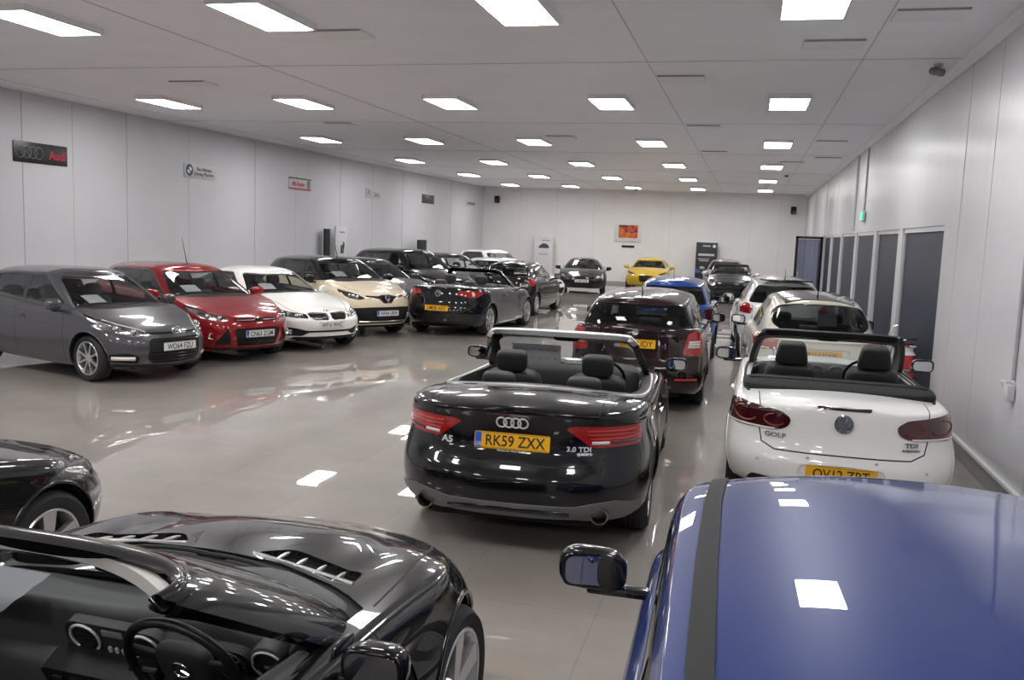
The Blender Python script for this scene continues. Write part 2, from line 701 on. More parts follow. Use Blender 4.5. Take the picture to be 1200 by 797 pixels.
def soft(name, c, s, m, parent, e=.4, nu=20, nv=12, fn=None, rot=None):
    bm = bmesh.new()
    superbox(bm, (0, 0, 0), s, e, nu, nv, fn)
    mt = Matrix.Translation(c)
    if rot is not None: mt = mt @ rot
    return obj(name, bm, m, parent, ang=None, mw=mt)

def wheel_parts(r, w, rr, n, style, hi=True):
    seg = 48 if hi else 24
    bm = bmesh.new()
    k = r - rr
    add_lathe(bm, [(rr - .004, -w / 2 + .015), (rr + k * .25, -w / 2), (rr + k * .65, -w / 2 - .004), (r - .012, -w / 2 + .018), (r, -w / 2 + .05), (r, -w * .12), (r - .006, -w * .10), (r - .006, -w * .06), (r, -w * .04), (r, w * .04), (r - .006, w * .06), (r - .006, w * .10), (r, w * .12), (r, w / 2 - .05), (r - .012, w / 2 - .018), (rr + k * .65, w / 2 + .004), (rr + k * .55, w / 2 + .001), (rr + k * .25, w / 2), (rr - .004, w / 2 - .012)], seg)
    tyre = bm_mesh(bm, 'tyre', True, 50)
    bm = bmesh.new()
    o = w / 2
    add_lathe(bm, [(rr + .004, o - .010), (rr - .002, o - .002), (rr - .012, o - .004), (rr - .022, o - .03), (rr - .035, o - .07), (rr - .035, -o + .02), (rr, -o + .01)], seg)
    hubr = .062
    for i in range(n):
        a = 2 * PI * i / n + PI / 2
        if style == 'twin':
            offs = [(-.018 - .010, .018, -.075, .022), (.028, .018, .075, .022)]
        elif style == 'wide':
            offs = [(0, .062, 0, .10)]
        elif style == 'vee':
            offs = [(-.012, .016, -.05, .018), (.012, .016, .05, .018)]
        elif style == 'blade':
            offs = [(-.01, .05, .02, .045)]
        else:
            offs = [(0, .05, 0, .042)]
        for (c0, w0, c1, w1) in offs:
            poly = [(c0 - w0 / 2, hubr * .6), (c0 + w0 / 2, hubr * .6), (c1 + w1 / 2, rr - .016), (c1 - w1 / 2, rr - .016)]
            mt = Matrix.Rotation(-(a - PI / 2), 4, 'Y') @ Matrix(((1, 0, 0, 0), (0, 0, 1, 0), (0, 1, 0, 0), (0, 0, 0, 1)))
            vs0 = len(bm.verts)
            add_prism(bm, poly, o - .055, o - .020, mt)
            bm.verts.ensure_lookup_table()
            for v in bm.verts[vs0:]:
                d = math.hypot(v.co.x, v.co.z)
                v.co.y += .014 * (d / rr) ** 2
    add_lathe(bm, [(.0, o - .012), (.030, o - .012), (.034, o - .016), (hubr, o - .022), (hubr + .008, o - .05), (.0, o - .05)], 24)
    rim_ = bm_mesh(bm, 'alloy_rim', True, 35)
    bm = bmesh.new()
    add_lathe(bm, [(0, o - .085), (rr * .42, o - .085), (rr * .44, o - .10), (rr * .78, o - .10), (rr * .78, o - .13), (0, o - .13)], 32)
    disc = bm_mesh(bm, 'brake_disc', True, 35)
    return tyre, rim_, disc

class Car:
    def __init__(s, name, label, sp, loc, th, pm, res=1., cat='car', scale=1.):
        s.sp, s.res = sp, res
        s.L, s.W, s.H = sp['L'], sp['W'], sp['H']
        s.root = empty(name, (loc[0], loc[1], 0), D(th))
        if scale != 1.: s.root.scale = (scale,) * 3
        tag(s.root, label, cat)
        s.pm = pm
        s.b = Body(sp, res)
        s.c = Cabin(s.b, sp['g'], res) if 'g' in sp else None

    def X(s, q): return s.L / 2 - q
    def conv(s, poly, axis):
        if axis == 'x': return [(p[0], p[1]) for p in poly]
        return [(s.X(p[0]), p[1]) for p in poly]
    def faces(s, poly, axis, filt, src='b'):
        return cut((s.b if src == 'b' else s.c).bm, s.conv(poly, axis), axis, filt)
    def part(s, name, polys, m, src='b', side='both', push=0., rimd=0., parent=None, remove=True):
        """polys: list of (axis, poly, filt)"""
        bm = (s.b if src == 'b' else s.c).bm
        fs = []
        for (axis, poly, filt) in polys:
            s.faces(poly, axis, filt, src)
        for (axis, poly, filt) in polys:
            ia, ib = AX[axis]
            cp = s.conv(poly, axis)
            fl = FILT[filt] if isinstance(filt, str) else filt
            bm.normal_update()
            for f in bm.faces:
                c = f.calc_center_median()
                if inside((c[ia], c[ib]), cp) and fl(f, c): fs.append(f)
        fs = list(set(fs))
        if not fs: return []
        nb = take(bm, fs, keep=not remove)
        if push: shift(nb, push)
        if rimd: rim(nb, rimd, seam=(side == 'both'))
        out = []
        if side == 'both':
            out.append(shell_obj(name, nb, m, parent or s.root, 'both'))
        else:
            for sd in side:
                out.append(shell_obj(name, nb, m, parent or s.root, sd, keep=True))
            nb.free()
        return out

    def lamp(s, name, polys, lens, bowl=None, bulbs=(), depth=.04, src='b', push=.003):
        """lens pair with a recessed bowl; bulbs: (y, z, radius) seen from the front or back"""
        bm = (s.b if src == 'b' else s.c).bm
        for (axis, poly, filt) in polys: s.faces(poly, axis, filt, src)
        fs = []
        bm.normal_update()
        for (axis, poly, filt) in polys:
            ia, ib = AX[axis]
            cp = s.conv(poly, axis)
            fl = FILT[filt] if isinstance(filt, str) else filt
            for f in bm.faces:
                c = f.calc_center_median()
                if inside((c[ia], c[ib]), cp) and fl(f, c): fs.append(f)
        fs = list(set(fs))
        if not fs: return []
        nb = take(bm, fs)
        bo = nb.copy() if bowl else None
        shift(nb, push); rim(nb, .008, seam=False)
        outs = []
        for sd in 'LR':
            o = shell_obj(name, nb, lens, s.root, sd, keep=True)
            outs.append(o)
            if bo:
                b2 = bo.copy()
                shift(b2, -depth)
                rim(b2, -depth, seam=False)
                shell_obj('lamp_bowl', b2, bowl, o, sd)
            for (y, z, r, d) in bulbs:
                sg = 1 if sd == 'L' else -1
                h = s.hit((d * 5, y, z), (-d, 0, 0))
                if h is None: continue
                bm3 = bmesh.new()
                mt = Matrix.Translation((h[0].x - d * depth * .75, sg * y, z))
                add_lathe(bm3, [(0, .012), (r * .5, .010), (r * .8, .0), (r, .012), (r, -.02)], 20, 'x', mt @ (Matrix.Rotation(0 if d > 0 else PI, 4, 'Z')))
                obj('projector', bm3, M['chrome'], o)
        nb.free()
        if bo: bo.free()
        return outs

    def hit(s, o, d, src='b'):
        bv = (s.b if src == 'b' else s.c).bvh
        o = Vector(o); sy = 1
        if o.y < 0: o.y = -o.y; sy = -1; d = (d[0], -d[1], d[2])
        if o.y < 1e-4: o.y = 1e-4
        p, n, i, dd = bv.ray_cast(o, Vector(d))
        if p is None: return None
        p = Vector((p.x, p.y * sy, p.z)); n = Vector((n.x, n.y * sy, n.z))
        if n.dot(Vector((d[0], d[1] * sy, d[2]))) > 0: n = -n
        return p, n

    def seam(s, pts, axis, filt, w=.007, src='b', close=False):
        P = list(pts)
        if close: P = P + [P[0]]
        bm = (s.b if src == 'b' else s.c).bm
        allf = []
        for a, b in zip(P, P[1:]):
            a, b = Vector(a[:2]), Vector(b[:2])
            t = (b - a).normalized()
            n = Vector((-t.y, t.x)) * w / 2
            a2, b2 = a - t * w * .3, b + t * w * .3
            q = [tuple(a2 + n), tuple(a2 - n), tuple(b2 - n), tuple(b2 + n)]
            for f in s.faces(q, axis, filt, src): f.material_index = 1

    def drop(s, poly, axis, filt, src='b'):
        fs = s.faces(poly, axis, filt, src)
        bmesh.ops.delete((s.b if src == 'b' else s.c).bm, geom=fs, context='FACES')

    def arches(s, R=None, lip=None, liner=True):
        sp = s.sp
        r = sp['r']
        for q in (sp['axF'], sp['axF'] + sp['WB']):
            Ra = R or r + .045
            zc = r + .005
            poly = [(q + Ra * math.cos(2 * PI * k / 40), zc + Ra * math.sin(2 * PI * k / 40)) for k in range(40)]
            # down to the sill
            fl = lambda f, c: c.y > .45
            x0 = s.X(q)
            lipp = []
            for k in range(31):
                a = PI * (-.12 + 1.24 * k / 30)
                x, z = x0 + Ra * math.cos(a), zc + Ra * math.sin(a)
                h = s.hit((x, 4, z), (0, -1, 0))
                if h and h[0].y > .5: lipp.append((x, h[0].y, z))
            fs = s.faces(poly, 'y', fl)
            bmesh.ops.delete(s.b.bm, geom=fs, context='FACES')
            fs = s.faces([(q - Ra, -.05), (q + Ra, -.05), (q + Ra, zc * .5), (q - Ra, zc * .5)], 'y', lambda f, c: c.y > .45 and abs(c.x - x0) < Ra * .99 and c.z < zc and math.hypot(c.x - x0, c.z - zc) < Ra * 1.02)
            bmesh.ops.delete(s.b.bm, geom=fs, context='FACES')
            if len(lipp) > 4:
                for sg in (1, -1):
                    bm = bmesh.new()
                    add_tube(bm, [(x, sg * (y - .004), z) for x, y, z in lipp], .011, 6)
                    obj('arch_lip', bm, lip or s.pm, s.root, ang=None)
                    bm = bmesh.new()
                    a = [bm.verts.new((x, sg * (y - .006), z)) for x, y, z in lipp]
                    yi = min(p[1] for p in lipp) - .27
                    b = [bm.verts.new((x, sg * yi, z)) for x, y, z in lipp]
                    for i in range(len(a) - 1):
                        bm.faces.new((a[i], a[i + 1], b[i + 1], b[i]))
                    bm.faces.new(b)
                    obj('arch_liner', bm, M['well'], s.root, ang=30)

    def wheels(s, n=5, style='wide', m=None, rr=None, w=.215, y=None, hi=None, steer=0.):
        sp = s.sp
        r = sp['r']
        hi = s.res >= .8 if hi is None else hi
        ty, ri, di = wheel_parts(r, w, rr or r * .68, n, style, hi)
        ty.materials.append(M['tyre']); ri.materials.append(m or M['alloy']); di.materials.append(M['disc'])
        yy = y or (s.W / 2 - w / 2 - .03)
        for q, st in ((sp['axF'], steer), (sp['axF'] + sp['WB'], 0)):
            for sg in (1, -1):
                mw = Matrix.Translation((s.X(q), sg * yy, r)) @ Matrix.Rotation(D(st) + (0 if sg > 0 else PI), 4, 'Z')
                t = link('wheel', ty, None, s.root, mw)
                link('alloy_rim', ri, None, t)
                link('brake_disc', di, None, t)

    def frame_at(s, o, d, lift=.004, tilt=True):
        """surface frame: local Z outwards, X to the viewer's right, Y up"""
        h = s.hit(o, d)
        if h is None: return None
        p, n = h
        view = Vector(d)
        up = Vector((0, 0, 1))
        z = Vector((n.x, 0 if abs(view.x) > .5 else n.y, n.z if tilt else 0)).normalized() if abs(view.x) > .5 else n
        x = up.cross(z).normalized()
        y = z.cross(x)
        return Matrix.Translation(p + z * lift) @ Matrix((x, y, z)).transposed().to_4x4()

    def plate(s, txt, front=True, z=.5, y=0., band=True, lift=.012, w=.52, tilt=False, wide_txt=.41):
        d = -1 if front else 1
        f = s.frame_at((-d * 5, y, z), (d, 0, 0), lift, tilt)
        h = .111
        p = prism('number_plate', rp([(-w / 2, -h / 2), (w / 2, -h / 2), (w / 2, h / 2), (-w / 2, h / 2)], .012), -.004, .004, M['plate_w'] if front else M['plate_y'], s.root, mw=f)
        off = 0.
        if band:
            prism('plate_band', [(-w / 2 + .004, -h / 2 + .004), (-w / 2 + .048, -h / 2 + .004), (-w / 2 + .048, h / 2 - .004), (-w / 2 + .004, h / 2 - .004)], .003, .0055, M['plate_blue'], p)
            text('plate_band_letters', 'GB', .035, M['plate_w'], p, Matrix.Translation((-w / 2 + .026, -.028, .0055)), .0005)
            off = .024
        text('plate_characters', txt, .105, M['ink'], p, Matrix.Translation((off, 0, .0045)), .001, bold=.0012, width=wide_txt)
        # thin black border line
        bm = bmesh.new()
        for a in ((0, h / 2 - .006, w - .02, .0025), (0, -h / 2 + .006, w - .02, .0025)):
            add_box(bm, (a[0], a[1], .0045), (a[2], a[3], .001))
        obj('plate_border', bm, M['ink'], p)
        return p

    def text_on(s, txt, size, m, y, z, front=False, lift=.004, width=None, bold=.001):
        d = -1 if front else 1
        f = s.frame_at((-d * 5, y, z), (d, 0, 0), 0, False)
        o = text('badge_lettering', txt, size, m, s.root, f, .003, bold, width)
        for v in o.data.vertices:
            p = f @ v.co
            h = s.hit((-d * 5, p.y, p.z), (d, 0, 0))
            if h:
                v.co = f.inverted() @ Vector((h[0].x - d * (lift + .003 + v.co.z), p.y, p.z))
        return o

    def mirrors(s, q, y, z, m=None, sz=(.16, .22, .14), base=True, e=.62, sides=(1, -1), arm_q=0.02, glassm=None, gyaw=0):
        for sg in sides:
            def fn(v):
                v = v.copy()
                if v.x < 0: v.x *= .25
                v.z += .06 * sz[2] * (v.y * sg) / sz[1]
                return v
            bm = bmesh.new()
            superbox(bm, (0, 0, 0), sz, e, 24, 14, fn)
            o = obj('door_mirror', bm, m or s.pm, s.root, ang=None, mw=Matrix.Translation((s.X(q), sg * y, z)))
            poly = rp([(-sz[1] * .40, -sz[2] * .33), (sz[1] * .40, -sz[2] * .36), (sz[1] * .40, sz[2] * .36), (-sz[1] * .40, sz[2] * .33)], .035)
            mt = Matrix(((0, 0, -1, -sz[0] * .125), (-1, 0, 0, 0), (0, 1, 0, 0), (0, 0, 0, 1)))
            if gyaw: mt = Matrix.Rotation(D(gyaw * sg), 4, 'Z') @ mt
            prism('mirror_glass', poly, -.004, .003, glassm or M['mirror'], o, mw=mt)
            poly2 = [(p[0] * 1.12, p[1] * 1.16) for p in poly]
            prism('mirror_surround', poly2, -.012, .001, M['gloss'], o, mw=mt)
            h = s.hit((s.X(q) + arm_q, sg * 4, z - sz[2] * .62), (0, -sg, 0))
            yi = h[0].y if h else sg * (y - .2)
            box('mirror_arm', (arm_q, (yi - sg * y) * .5 - sg * .0, -sz[2] * .50), (.06, max(.05, abs(yi - sg * y)) + .04, .035), M['gloss'], o, bev=.012)

    def seats(s, qs, y=.36, w=.48, zc=.38, hb=.58, rear=None, m=None, head=True, open_=False, tilt=14, rw=None, hr=(.11, .27, .19), taper=0.):
        m = m or M['seat']
        def one(q, yy, wid, hb_, hd):
            st = soft('seat', (s.X(q), yy, zc), (.52, wid, .2), m, s.root, .35)
            R = Matrix.Rotation(D(-tilt), 4, 'Y')
            bk = soft('seat_back', (s.X(q + .30), yy, zc + hb_ / 2 + .02), (.16, wid, hb_), m, s.root, .38, rot=R)
            if hd:
                soft('headrest', (-.03, 0, hb_ / 2 + .02 + hr[2] * .45), hr, m, bk, .5 if not taper else .35, fn=(lambda v: Vector((v.x, v.y * (1 - taper * v.z / hr[2]), v.z))) if taper else None)
        for sg in (1, -1):
            one(qs, sg * y, w, hb, head)
        if rear:
            for sg in (1, -1):
                one(rear[0], sg * (rear[1] if len(rear) > 1 else .33), rw or .56, rear[2] if len(rear) > 2 else hb * .85, head)

    def dash(s, q, z, w=1.3, depth=.45, h=.3, m=None, wheel_q=None, wz=None, wr=.18):
        m = m or M['cabin']
        def fn(v):
            v = v.copy()
            v.x -= .10 * (2 * abs(v.y) / w) ** 2
            return v
        soft('dashboard', (s.X(q), 0, z - h / 2), (depth, w, h), m, s.root, .4, 28, 12, fn)
        wq = wheel_q or q + .42
        bm = bmesh.new()
        ring = [(0, wr * math.cos(2 * PI * k / 28), wr * math.sin(2 * PI * k / 28)) for k in range(28)]
        add_tube(bm, ring, .014, 8, True)
        for a in (0, PI, 1.5 * PI):
            add_box(bm, (0, wr * .5 * math.cos(a), wr * .5 * math.sin(a)), (.02, .05 if abs(math.cos(a)) < .5 else wr, .05 if abs(math.cos(a)) > .5 else wr), .006)
        superbox(bm, (0, 0, 0), (.05, .14, .13), .5, 14, 8)
        return obj('steering_wheel', bm, M['gloss'], s.root, ang=40, mw=Matrix.Translation((s.X(wq), -.36, wz or z - .10)) @ Matrix.Rotation(D(-24), 4, 'Y'))

    def cabin_hole(s, q0, q1, inset=.14):
        n = 10
        pts = []
        for k in range(n + 1):
            q = q0 + (q1 - q0) * k / n
            pts.append((q, s.b.hw(q) - s.b.ins(1.) - inset))
        poly = [(q0, -.1)] + pts + [(q1, -.1)]
        s.drop(poly, 'z', 'T')
        # dark inner side panels and floor
        bm = bmesh.new()
        for sg in (1, -1):
            lo = [bm.verts.new((s.X(q), sg * (y + inset * .35), .30)) for q, y in pts]
            hi = [bm.verts.new((s.X(q), sg * (y + .01), s.b.zt(q) - .012)) for q, y in pts]
            for i in range(n):
                bm.faces.new((lo[i], lo[i + 1], hi[i + 1], hi[i]))
        obj('door_lining', bm, M['cabin'], s.root)
        box('cabin_floor', (s.X((q0 + q1) / 2), 0, .29), (q1 - q0 + .1, s.W - .32, .03), M['cabin'], s.root)
        for q in (q0, q1):
            z1 = s.b.zt(q) - .01
            box('bulkhead', (s.X(q), 0, (.3 + z1) / 2), (.03, 2 * (s.b.hw(q) - .2), z1 - .3), M['cabin'], s.root)

    def windows(s, dlo, wins, m=None, pillar=None, trim=None, wm=None):
        """dlo: the dark window band; wins: panes cut first"""
        m = m or M['glass']
        f = lambda f_, c: f_.normal.y > .25
        for i, w in enumerate(wins):
            mm = (wm[i] if wm else m)
            s.part('side_window', [('y', w, f)], mm, 'g', 'LR', push=-.004, rimd=.006)
        if dlo:
            s.part('window_frame', [('y', dlo, f)], pillar or M['gloss'], 'g', 'LR', push=-.001, rimd=.008)
        if trim and dlo:
            pass

    def screen(s, name, poly, front=True, m=None, border=None):
        fl = (lambda f_, c: f_.normal.x > .1) if front else (lambda f_, c: f_.normal.x < -.1)
        s.part(name, [('x', poly, fl)], m or M['glass'], 'g', 'both', push=-.003, rimd=.006)
        if border:
            s.part(name + '_surround', [('x', border, fl)], M['gloss'], 'g', 'both', push=-.001, rimd=.006)

    def lining_(s):
        """grey headlining under the roof"""
        c = s.c
        bm = c.bm
        zlim = min(c.P[:, c.NV - 1, 2]) - .03
        fs = [f for f in bm.faces if f.normal.z > .6 and f.calc_center_median().z > zlim - .05]
        nb = take(bm, fs, keep=True)
        shift(nb, -.03)
        shell_obj('headlining', nb, M['lining'], s.root, 'both')

    def complete(s):
        """lamps at the end of the car that the photograph does not show"""
        have = {o.name.split('.')[0] for o in s.root.children}
        w, sp = s.W / 2, s.sp
        if 'headlight' not in have:
            z = s.b.zt(.18) - .01
            s.lamp('headlight', [('x', rp([(w - .46, z - .13), (w - .40, z - .05), (w - .16, z - .01), (w - .10, z - .05), (w - .14, z - .15), (w - .30, z - .17)], .03), lambda f, q: q.x > .7 and f.normal.x > .05)], M['lens'], M['bowl'], [], .03)
            s.part('grille', [('x', rp([(-.1, z - .16), (w - .56, z - .16), (w - .52, z - .07), (-.1, z - .06)], .02), lambda f, q: q.x > 0 and f.normal.x > .06)], M['trim'], push=-.012, rimd=.02)
            s.part('lower_grille', [('x', rp([(-.1, .27), (w - .46, .28), (w - .40, .42), (-.1, .43)], .02), lambda f, q: q.x > 0 and f.normal.x > .06)], M['trim'], push=-.012, rimd=.02)
        if 'tail_light' not in have:
            z = s.b.zt(s.L - .1) - .07
            s.part('tail_light', [('x', rp([(w - .34, z - .17), (w - .34, z - .03), (w - .10, z), (w - .09, z - .16)], .03), lambda f, q: q.x < -.8 and f.normal.x < -.05)], M['red'], side='LR', push=.005, rimd=.012)

    def finish(s, roof_m=None, split_roof=True):
        s.complete()
        nb = s.b.bm
        rim(nb, .02)
        shell_obj('body_shell', nb, s.pm, s.root, 'both')
        if s.c:
            if not s.sp['g'].get('no_lining'):
                s.lining_()
            rim(s.c.bm, .02)
            shell_obj('roof', s.c.bm, roof_m or s.pm, s.root, 'both')
        # floor pan
        L = s.L
        box('underbody', (0, 0, .24), (L - .55, s.W - .62, .10), M['well'], s.root, bev=.03)

    def surf_tube(s, name, pts, axis, r, m, src='b', both=True, lift=0., close=False):
        """a strip of tube lying on the surface; pts as (s,z),(y,z) or (s,y)"""
        P = []
        cp = s.conv([p[:2] for p in pts], axis)
        for a, b in cp:
            if axis == 'y': h = s.hit((a, 4, b), (0, -1, 0), src)
            elif axis == 'z': h = s.hit((a, b, 4), (0, 0, -1), src)
            elif axis == 'x': h = s.hit((5, a, b), (-1, 0, 0), src)
            else: h = s.hit((-5, a, b), (1, 0, 0), src)
            if h: P.append(h[0] + h[1] * lift)
        outs = []
        if len(P) < 2: return outs
        for sg in ((1, -1) if both else (1,)):
            outs.append(tube(name, [(p.x, p.y * sg, p.z) for p in P], r, m, s.root, close=close))
        return outs

    def handles(s, qs, z, m=None):
        for q in qs:
            for sg in (1, -1):
                h = s.hit((s.X(q), sg * 4, z), (0, -sg, 0))
                if h:
                    soft('door_handle', h[0] + Vector((0, sg * .018, 0)), (.20, .028, .028), m or s.pm, s.root, .6, 12, 8)

    def badge(s, front, z, build, y=0., lift=.006, tilt=True):
        d = -1 if front else 1
        f = s.frame_at((-d * 5, y, z), (d, 0, 0), lift, tilt)
        if f is None: return None
        bm = bmesh.new()
        build(bm)
        return obj('badge', bm, M['chrome'], s.root, mw=f)

    def wipers(s, q, z, y0=.5, y1=-.1, front=True):
        pass

def ring(bm, cx, cy, R, r, sx=1., n=28):
    add_tube(bm, [(cx + R * sx * math.cos(2 * PI * k / n), cy + R * math.sin(2 * PI * k / n), .003) for k in range(n)], r, 6, True)
def stroke(bm, pts, r):
    add_tube(bm, [(p[0], p[1], .003) for p in pts], r, 6)
def disc(bm, cx, cy, rx, ry, d=.006):
    add_prism(bm, ell(cx, cy, rx, ry, 28), 0, d)

def open_top(c, cock, deck=None, deck_m=None, edge=None, edge_m=None, header_m=None, frame_m=None, scr=None, zhead=None, fz=.30, frame_t=.045, glassm=None):
    X = c.X
    full = [(cock[0][0], -.05)] + cock + [(cock[-1][0] + .01, -.05)]
    c.drop(rp(full, .03), 'z', 'T')
    if deck:
        c.part('tonneau_cover', [('z', deck, 'T')], deck_m, push=.004, rimd=.02)
    if edge:
        sm = pchip([(i, p[0]) for i, p in enumerate(edge)]); sy = pchip([(i, p[1]) for i, p in enumerate(edge)])
        n = (len(edge) - 1) * 3
        c.surf_tube('chrome_trim', [(float(sm(k / 3)), float(sy(k / 3))) for k in range(n + 1)], 'z', .014, edge_m or M['satin'], lift=-.002)
    bm = bmesh.new()
    for sg in (1, -1):
        lo = [bm.verts.new((X(q), sg * y, fz)) for q, y in cock]
        hi = [bm.verts.new((X(q), sg * y, c.b.zt(q) + .02)) for q, y in cock]
        for i in range(len(cock) - 1): bm.faces.new((lo[i], lo[i + 1], hi[i + 1], hi[i]))
    obj('door_lining', bm, M['cabin'], c.root)
    q0, q1 = cock[0][0], cock[-1][0]
    box('cabin_floor', (X((q0 + q1) / 2), 0, fz - .01), (q1 - q0 + .14, 1.5, .03), M['cabin'], c.root)
    for q in (q0 - .02, q1 + .01):
        z1 = c.b.zt(q) - .01
        box('bulkhead', (X(q), 0, (fz + z1) / 2), (.03, 1.3, z1 - fz), M['cabin'], c.root)
    s_ = c.c.bm
    if scr is None: scr = auto_screen(c, True, .72, .08, .90)
    c.screen('windscreen', scr, True, glassm or M['glass'])
    zt = max(v.co.z for v in s_.verts)
    top = [f for f in s_.faces if f.calc_center_median().z > (zhead or zt - .06)]
    tb = take(s_, top)
    shift(tb, .008); rim(tb, frame_t)
    shell_obj('windscreen_header', tb, header_m or frame_m or M['gloss'], c.root, 'both')
    inn = take(s_, list(s_.faces), keep=True)
    shift(inn, -frame_t)
    shell_obj('pillar_lining', inn, M['cabin'], c.root, 'both')
    rim(s_, frame_t)
    shell_obj('windscreen_frame', s_, frame_m or M['gloss'], c.root, 'both')
    c.c = None
# ------------------------------------------------------------------ generic saloon / hatch / crossover
def gspec(L, W, H, r, axF, WB, zl=.74, zc=.98, sc=1.05, sh=1.75, sre=None, srb=None, zrb=1.0, zbf=.96, zbr=1.02, zrear=None,
          sill=.19, aF=.72, nF=2.3, aR=.5, nR=2.7, whr=.60, drop=.075, hoodc=.06, fF=None, fR=None, roofdip=.05, ztail=None, aFb=.47, aRb=.38, aFr=.35, aRr=.30,
          fl=.016, tip=.10, ins=None, hroof=None, bulgeF=.02, wb_belt=None, hw=None):
    sre = sre or L - .45
    srb = srb or L - .16
    ztail = ztail or zrb
    sp = spec_base(L, W, H, r, axF, WB,
        zb=[(0, sill + .03), (.5, sill), (L / 2, sill - .01), (L - .5, sill + .02), (L, sill + .09)],
        zt=[(0, zl - .09), (.18, zl), (.6, zl + (zc - zl) * .52), (sc, zc - .02), (sc + .55, zbf), (L * .62, (zbf + zbr) / 2), (L - .8, zbr), (L - .3, zrb), (L, ztail)],
        crown=[(0, 0), (.25, hoodc * .7), (sc, hoodc), (sc + .6, .03), (L - .5, .03), (L, .015)],
        hw=hw or [(0, W / 2 - .11), (.5, W / 2 - .04), (axF, W / 2 - .012), (L * .45, W / 2), (L - .9, W / 2 - .006), (L - .4, W / 2 - .035), (L, W / 2 - .09)],
        fF=fF or [(sill, tip), (.32, .04), (.46, .0), (.56, .01), (zl - .12, .045), (zl - .04, .10), (zl, .24)],
        fR=fR or [(sill, .16), (.34, .05), (.48, .0), (.60, .015), (.72, .05), (zrb - .12, .085), (zrb, .12), (zrb + .1, .2)],
        aF=aF, nF=nF, aR=aR, nR=nR)
    if ins: sp['ins'] = ins
    xr = axF + WB
    sp['bulge'] = [lambda s, q, z: fl * np.exp(-((q - xr) / .40) ** 2) * np.exp(-((z - .55) / .25) ** 2),
                   lambda s, q, z: fl * np.exp(-((q - axF) / .40) ** 2) * np.exp(-((z - .55) / .25) ** 2)]
    hr = whr or .6
    sp['g'] = dict(sF=sc, sR=srb, tF=sh, tR=sre, aFb=aFb, aFr=aFr, aRb=aRb, aRr=aRr,
                   zr=hroof or [(sh, H - .035), (sh + .45, H), (sre - .7, H - .012), (sre, H - roofdip)], hwr=[(sh, hr - .03), (sh + .6, hr), (sre - .6, hr - .01), (sre, hr - .05)],
                   drop=drop, bulgeF=bulgeF)
    return sp

def auto_screen(c, front=True, k=.80, v0=.05, v1=.95, v1c=None, r=.07, frac_b=None):
    g = c.c
    P = g.P
    NF = int(16 * c.res)
    i = int(round(NF * k)) if front else len(P) - 1 - int(round(NF * k))
    i0 = 0 if front else len(P) - 1
    nv = g.NV
    VV = [q / 11 for q in range(10)] + [.87, .92, .96, .985, 1.] if c.res >= .8 else [0, .2, .4, .6, .78, .88, .95, 1.]
    def at(ii, v):
        zz = np.interp(v, VV, P[ii, :nv, 2]); yy = np.interp(v, VV, P[ii, :nv, 1])
        return float(yy), float(zz)
    b, t = at(i, v0), at(i, v1)
    bc, tc = at(i0, v0), at(i0, v1 if v1c is None else v1c)
    m_ = at(int(round((i + i0) / 2)), v1)
    return rp([(-.1, bc[1], 0), (b[0], b[1] + .005), (t[0], t[1]), (m_[0] * .6, tc[1], .02), (-.1, tc[1], 0)], r)

def auto_windows(c, splits, cw=.22, zlo=.035, ztop=.035, fpad=.025, rear_rise=.0, m=None, wm=None, pillar=None, gap=.045, rtop=None, r=.05, cwt=None):
    g, b, L = c.sp['g'], c.b, c.L
    zr = pchip(g['zr'])
    z0 = lambda q: b.zt(q) + zlo
    zt = lambda q: zr(min(max(q, g['tF']), g['tR'])) - g['drop'] - ztop
    fb, ft = g['sF'] + g['aFb'] + fpad, g['tF'] + g['aFr'] + fpad * .5
    rb, rt = g['sR'] - g['aRb'] - cw, g['tR'] - g['aRr'] - (cw if cwt is None else cwt)
    N = 8
    def band(q0b, q0t, q1b, q1t, lift=0., rr=r):
        lo = [(q0b + (q1b - q0b) * i / N, z0(q0b + (q1b - q0b) * i / N) + lift + (rear_rise * max(0, (i / N - .6) / .4) ** 2 if q1b > rb - .05 else 0)) for i in range(N + 1)]
        hi = [(q1t + (q0t - q1t) * i / N, zt(q1t + (q0t - q1t) * i / N) - lift) for i in range(N + 1)]
        pts = [(p[0], p[1], rr if k in (0, N) else .0) for k, p in enumerate(lo)] + [(p[0], p[1], rr if k in (0, N) else .0) for k, p in enumerate(hi)]
        return rp(pts, rr)
    wins = []
    edges = [(fb, ft)] + [(s - gap, s + gap) for s in splits] + [(rb, rt)]
    for k in range(len(splits) + 1):
        if k == 0: a = (fb + .03, ft + .03)
        else: a = (splits[k - 1] + gap, splits[k - 1] + gap * .6)
        if k == len(splits): e = (rb - .03, rt - .03)
        else: e = (splits[k] - gap, splits[k] - gap * .6)
        wins.append(band(a[0], a[1], e[0], e[1], .018, .03))
    dlo = band(fb, ft, rb, rt)
    c.windows(dlo, wins, m=m, pillar=pillar, wm=wm)
    return fb, ft, rb, rt

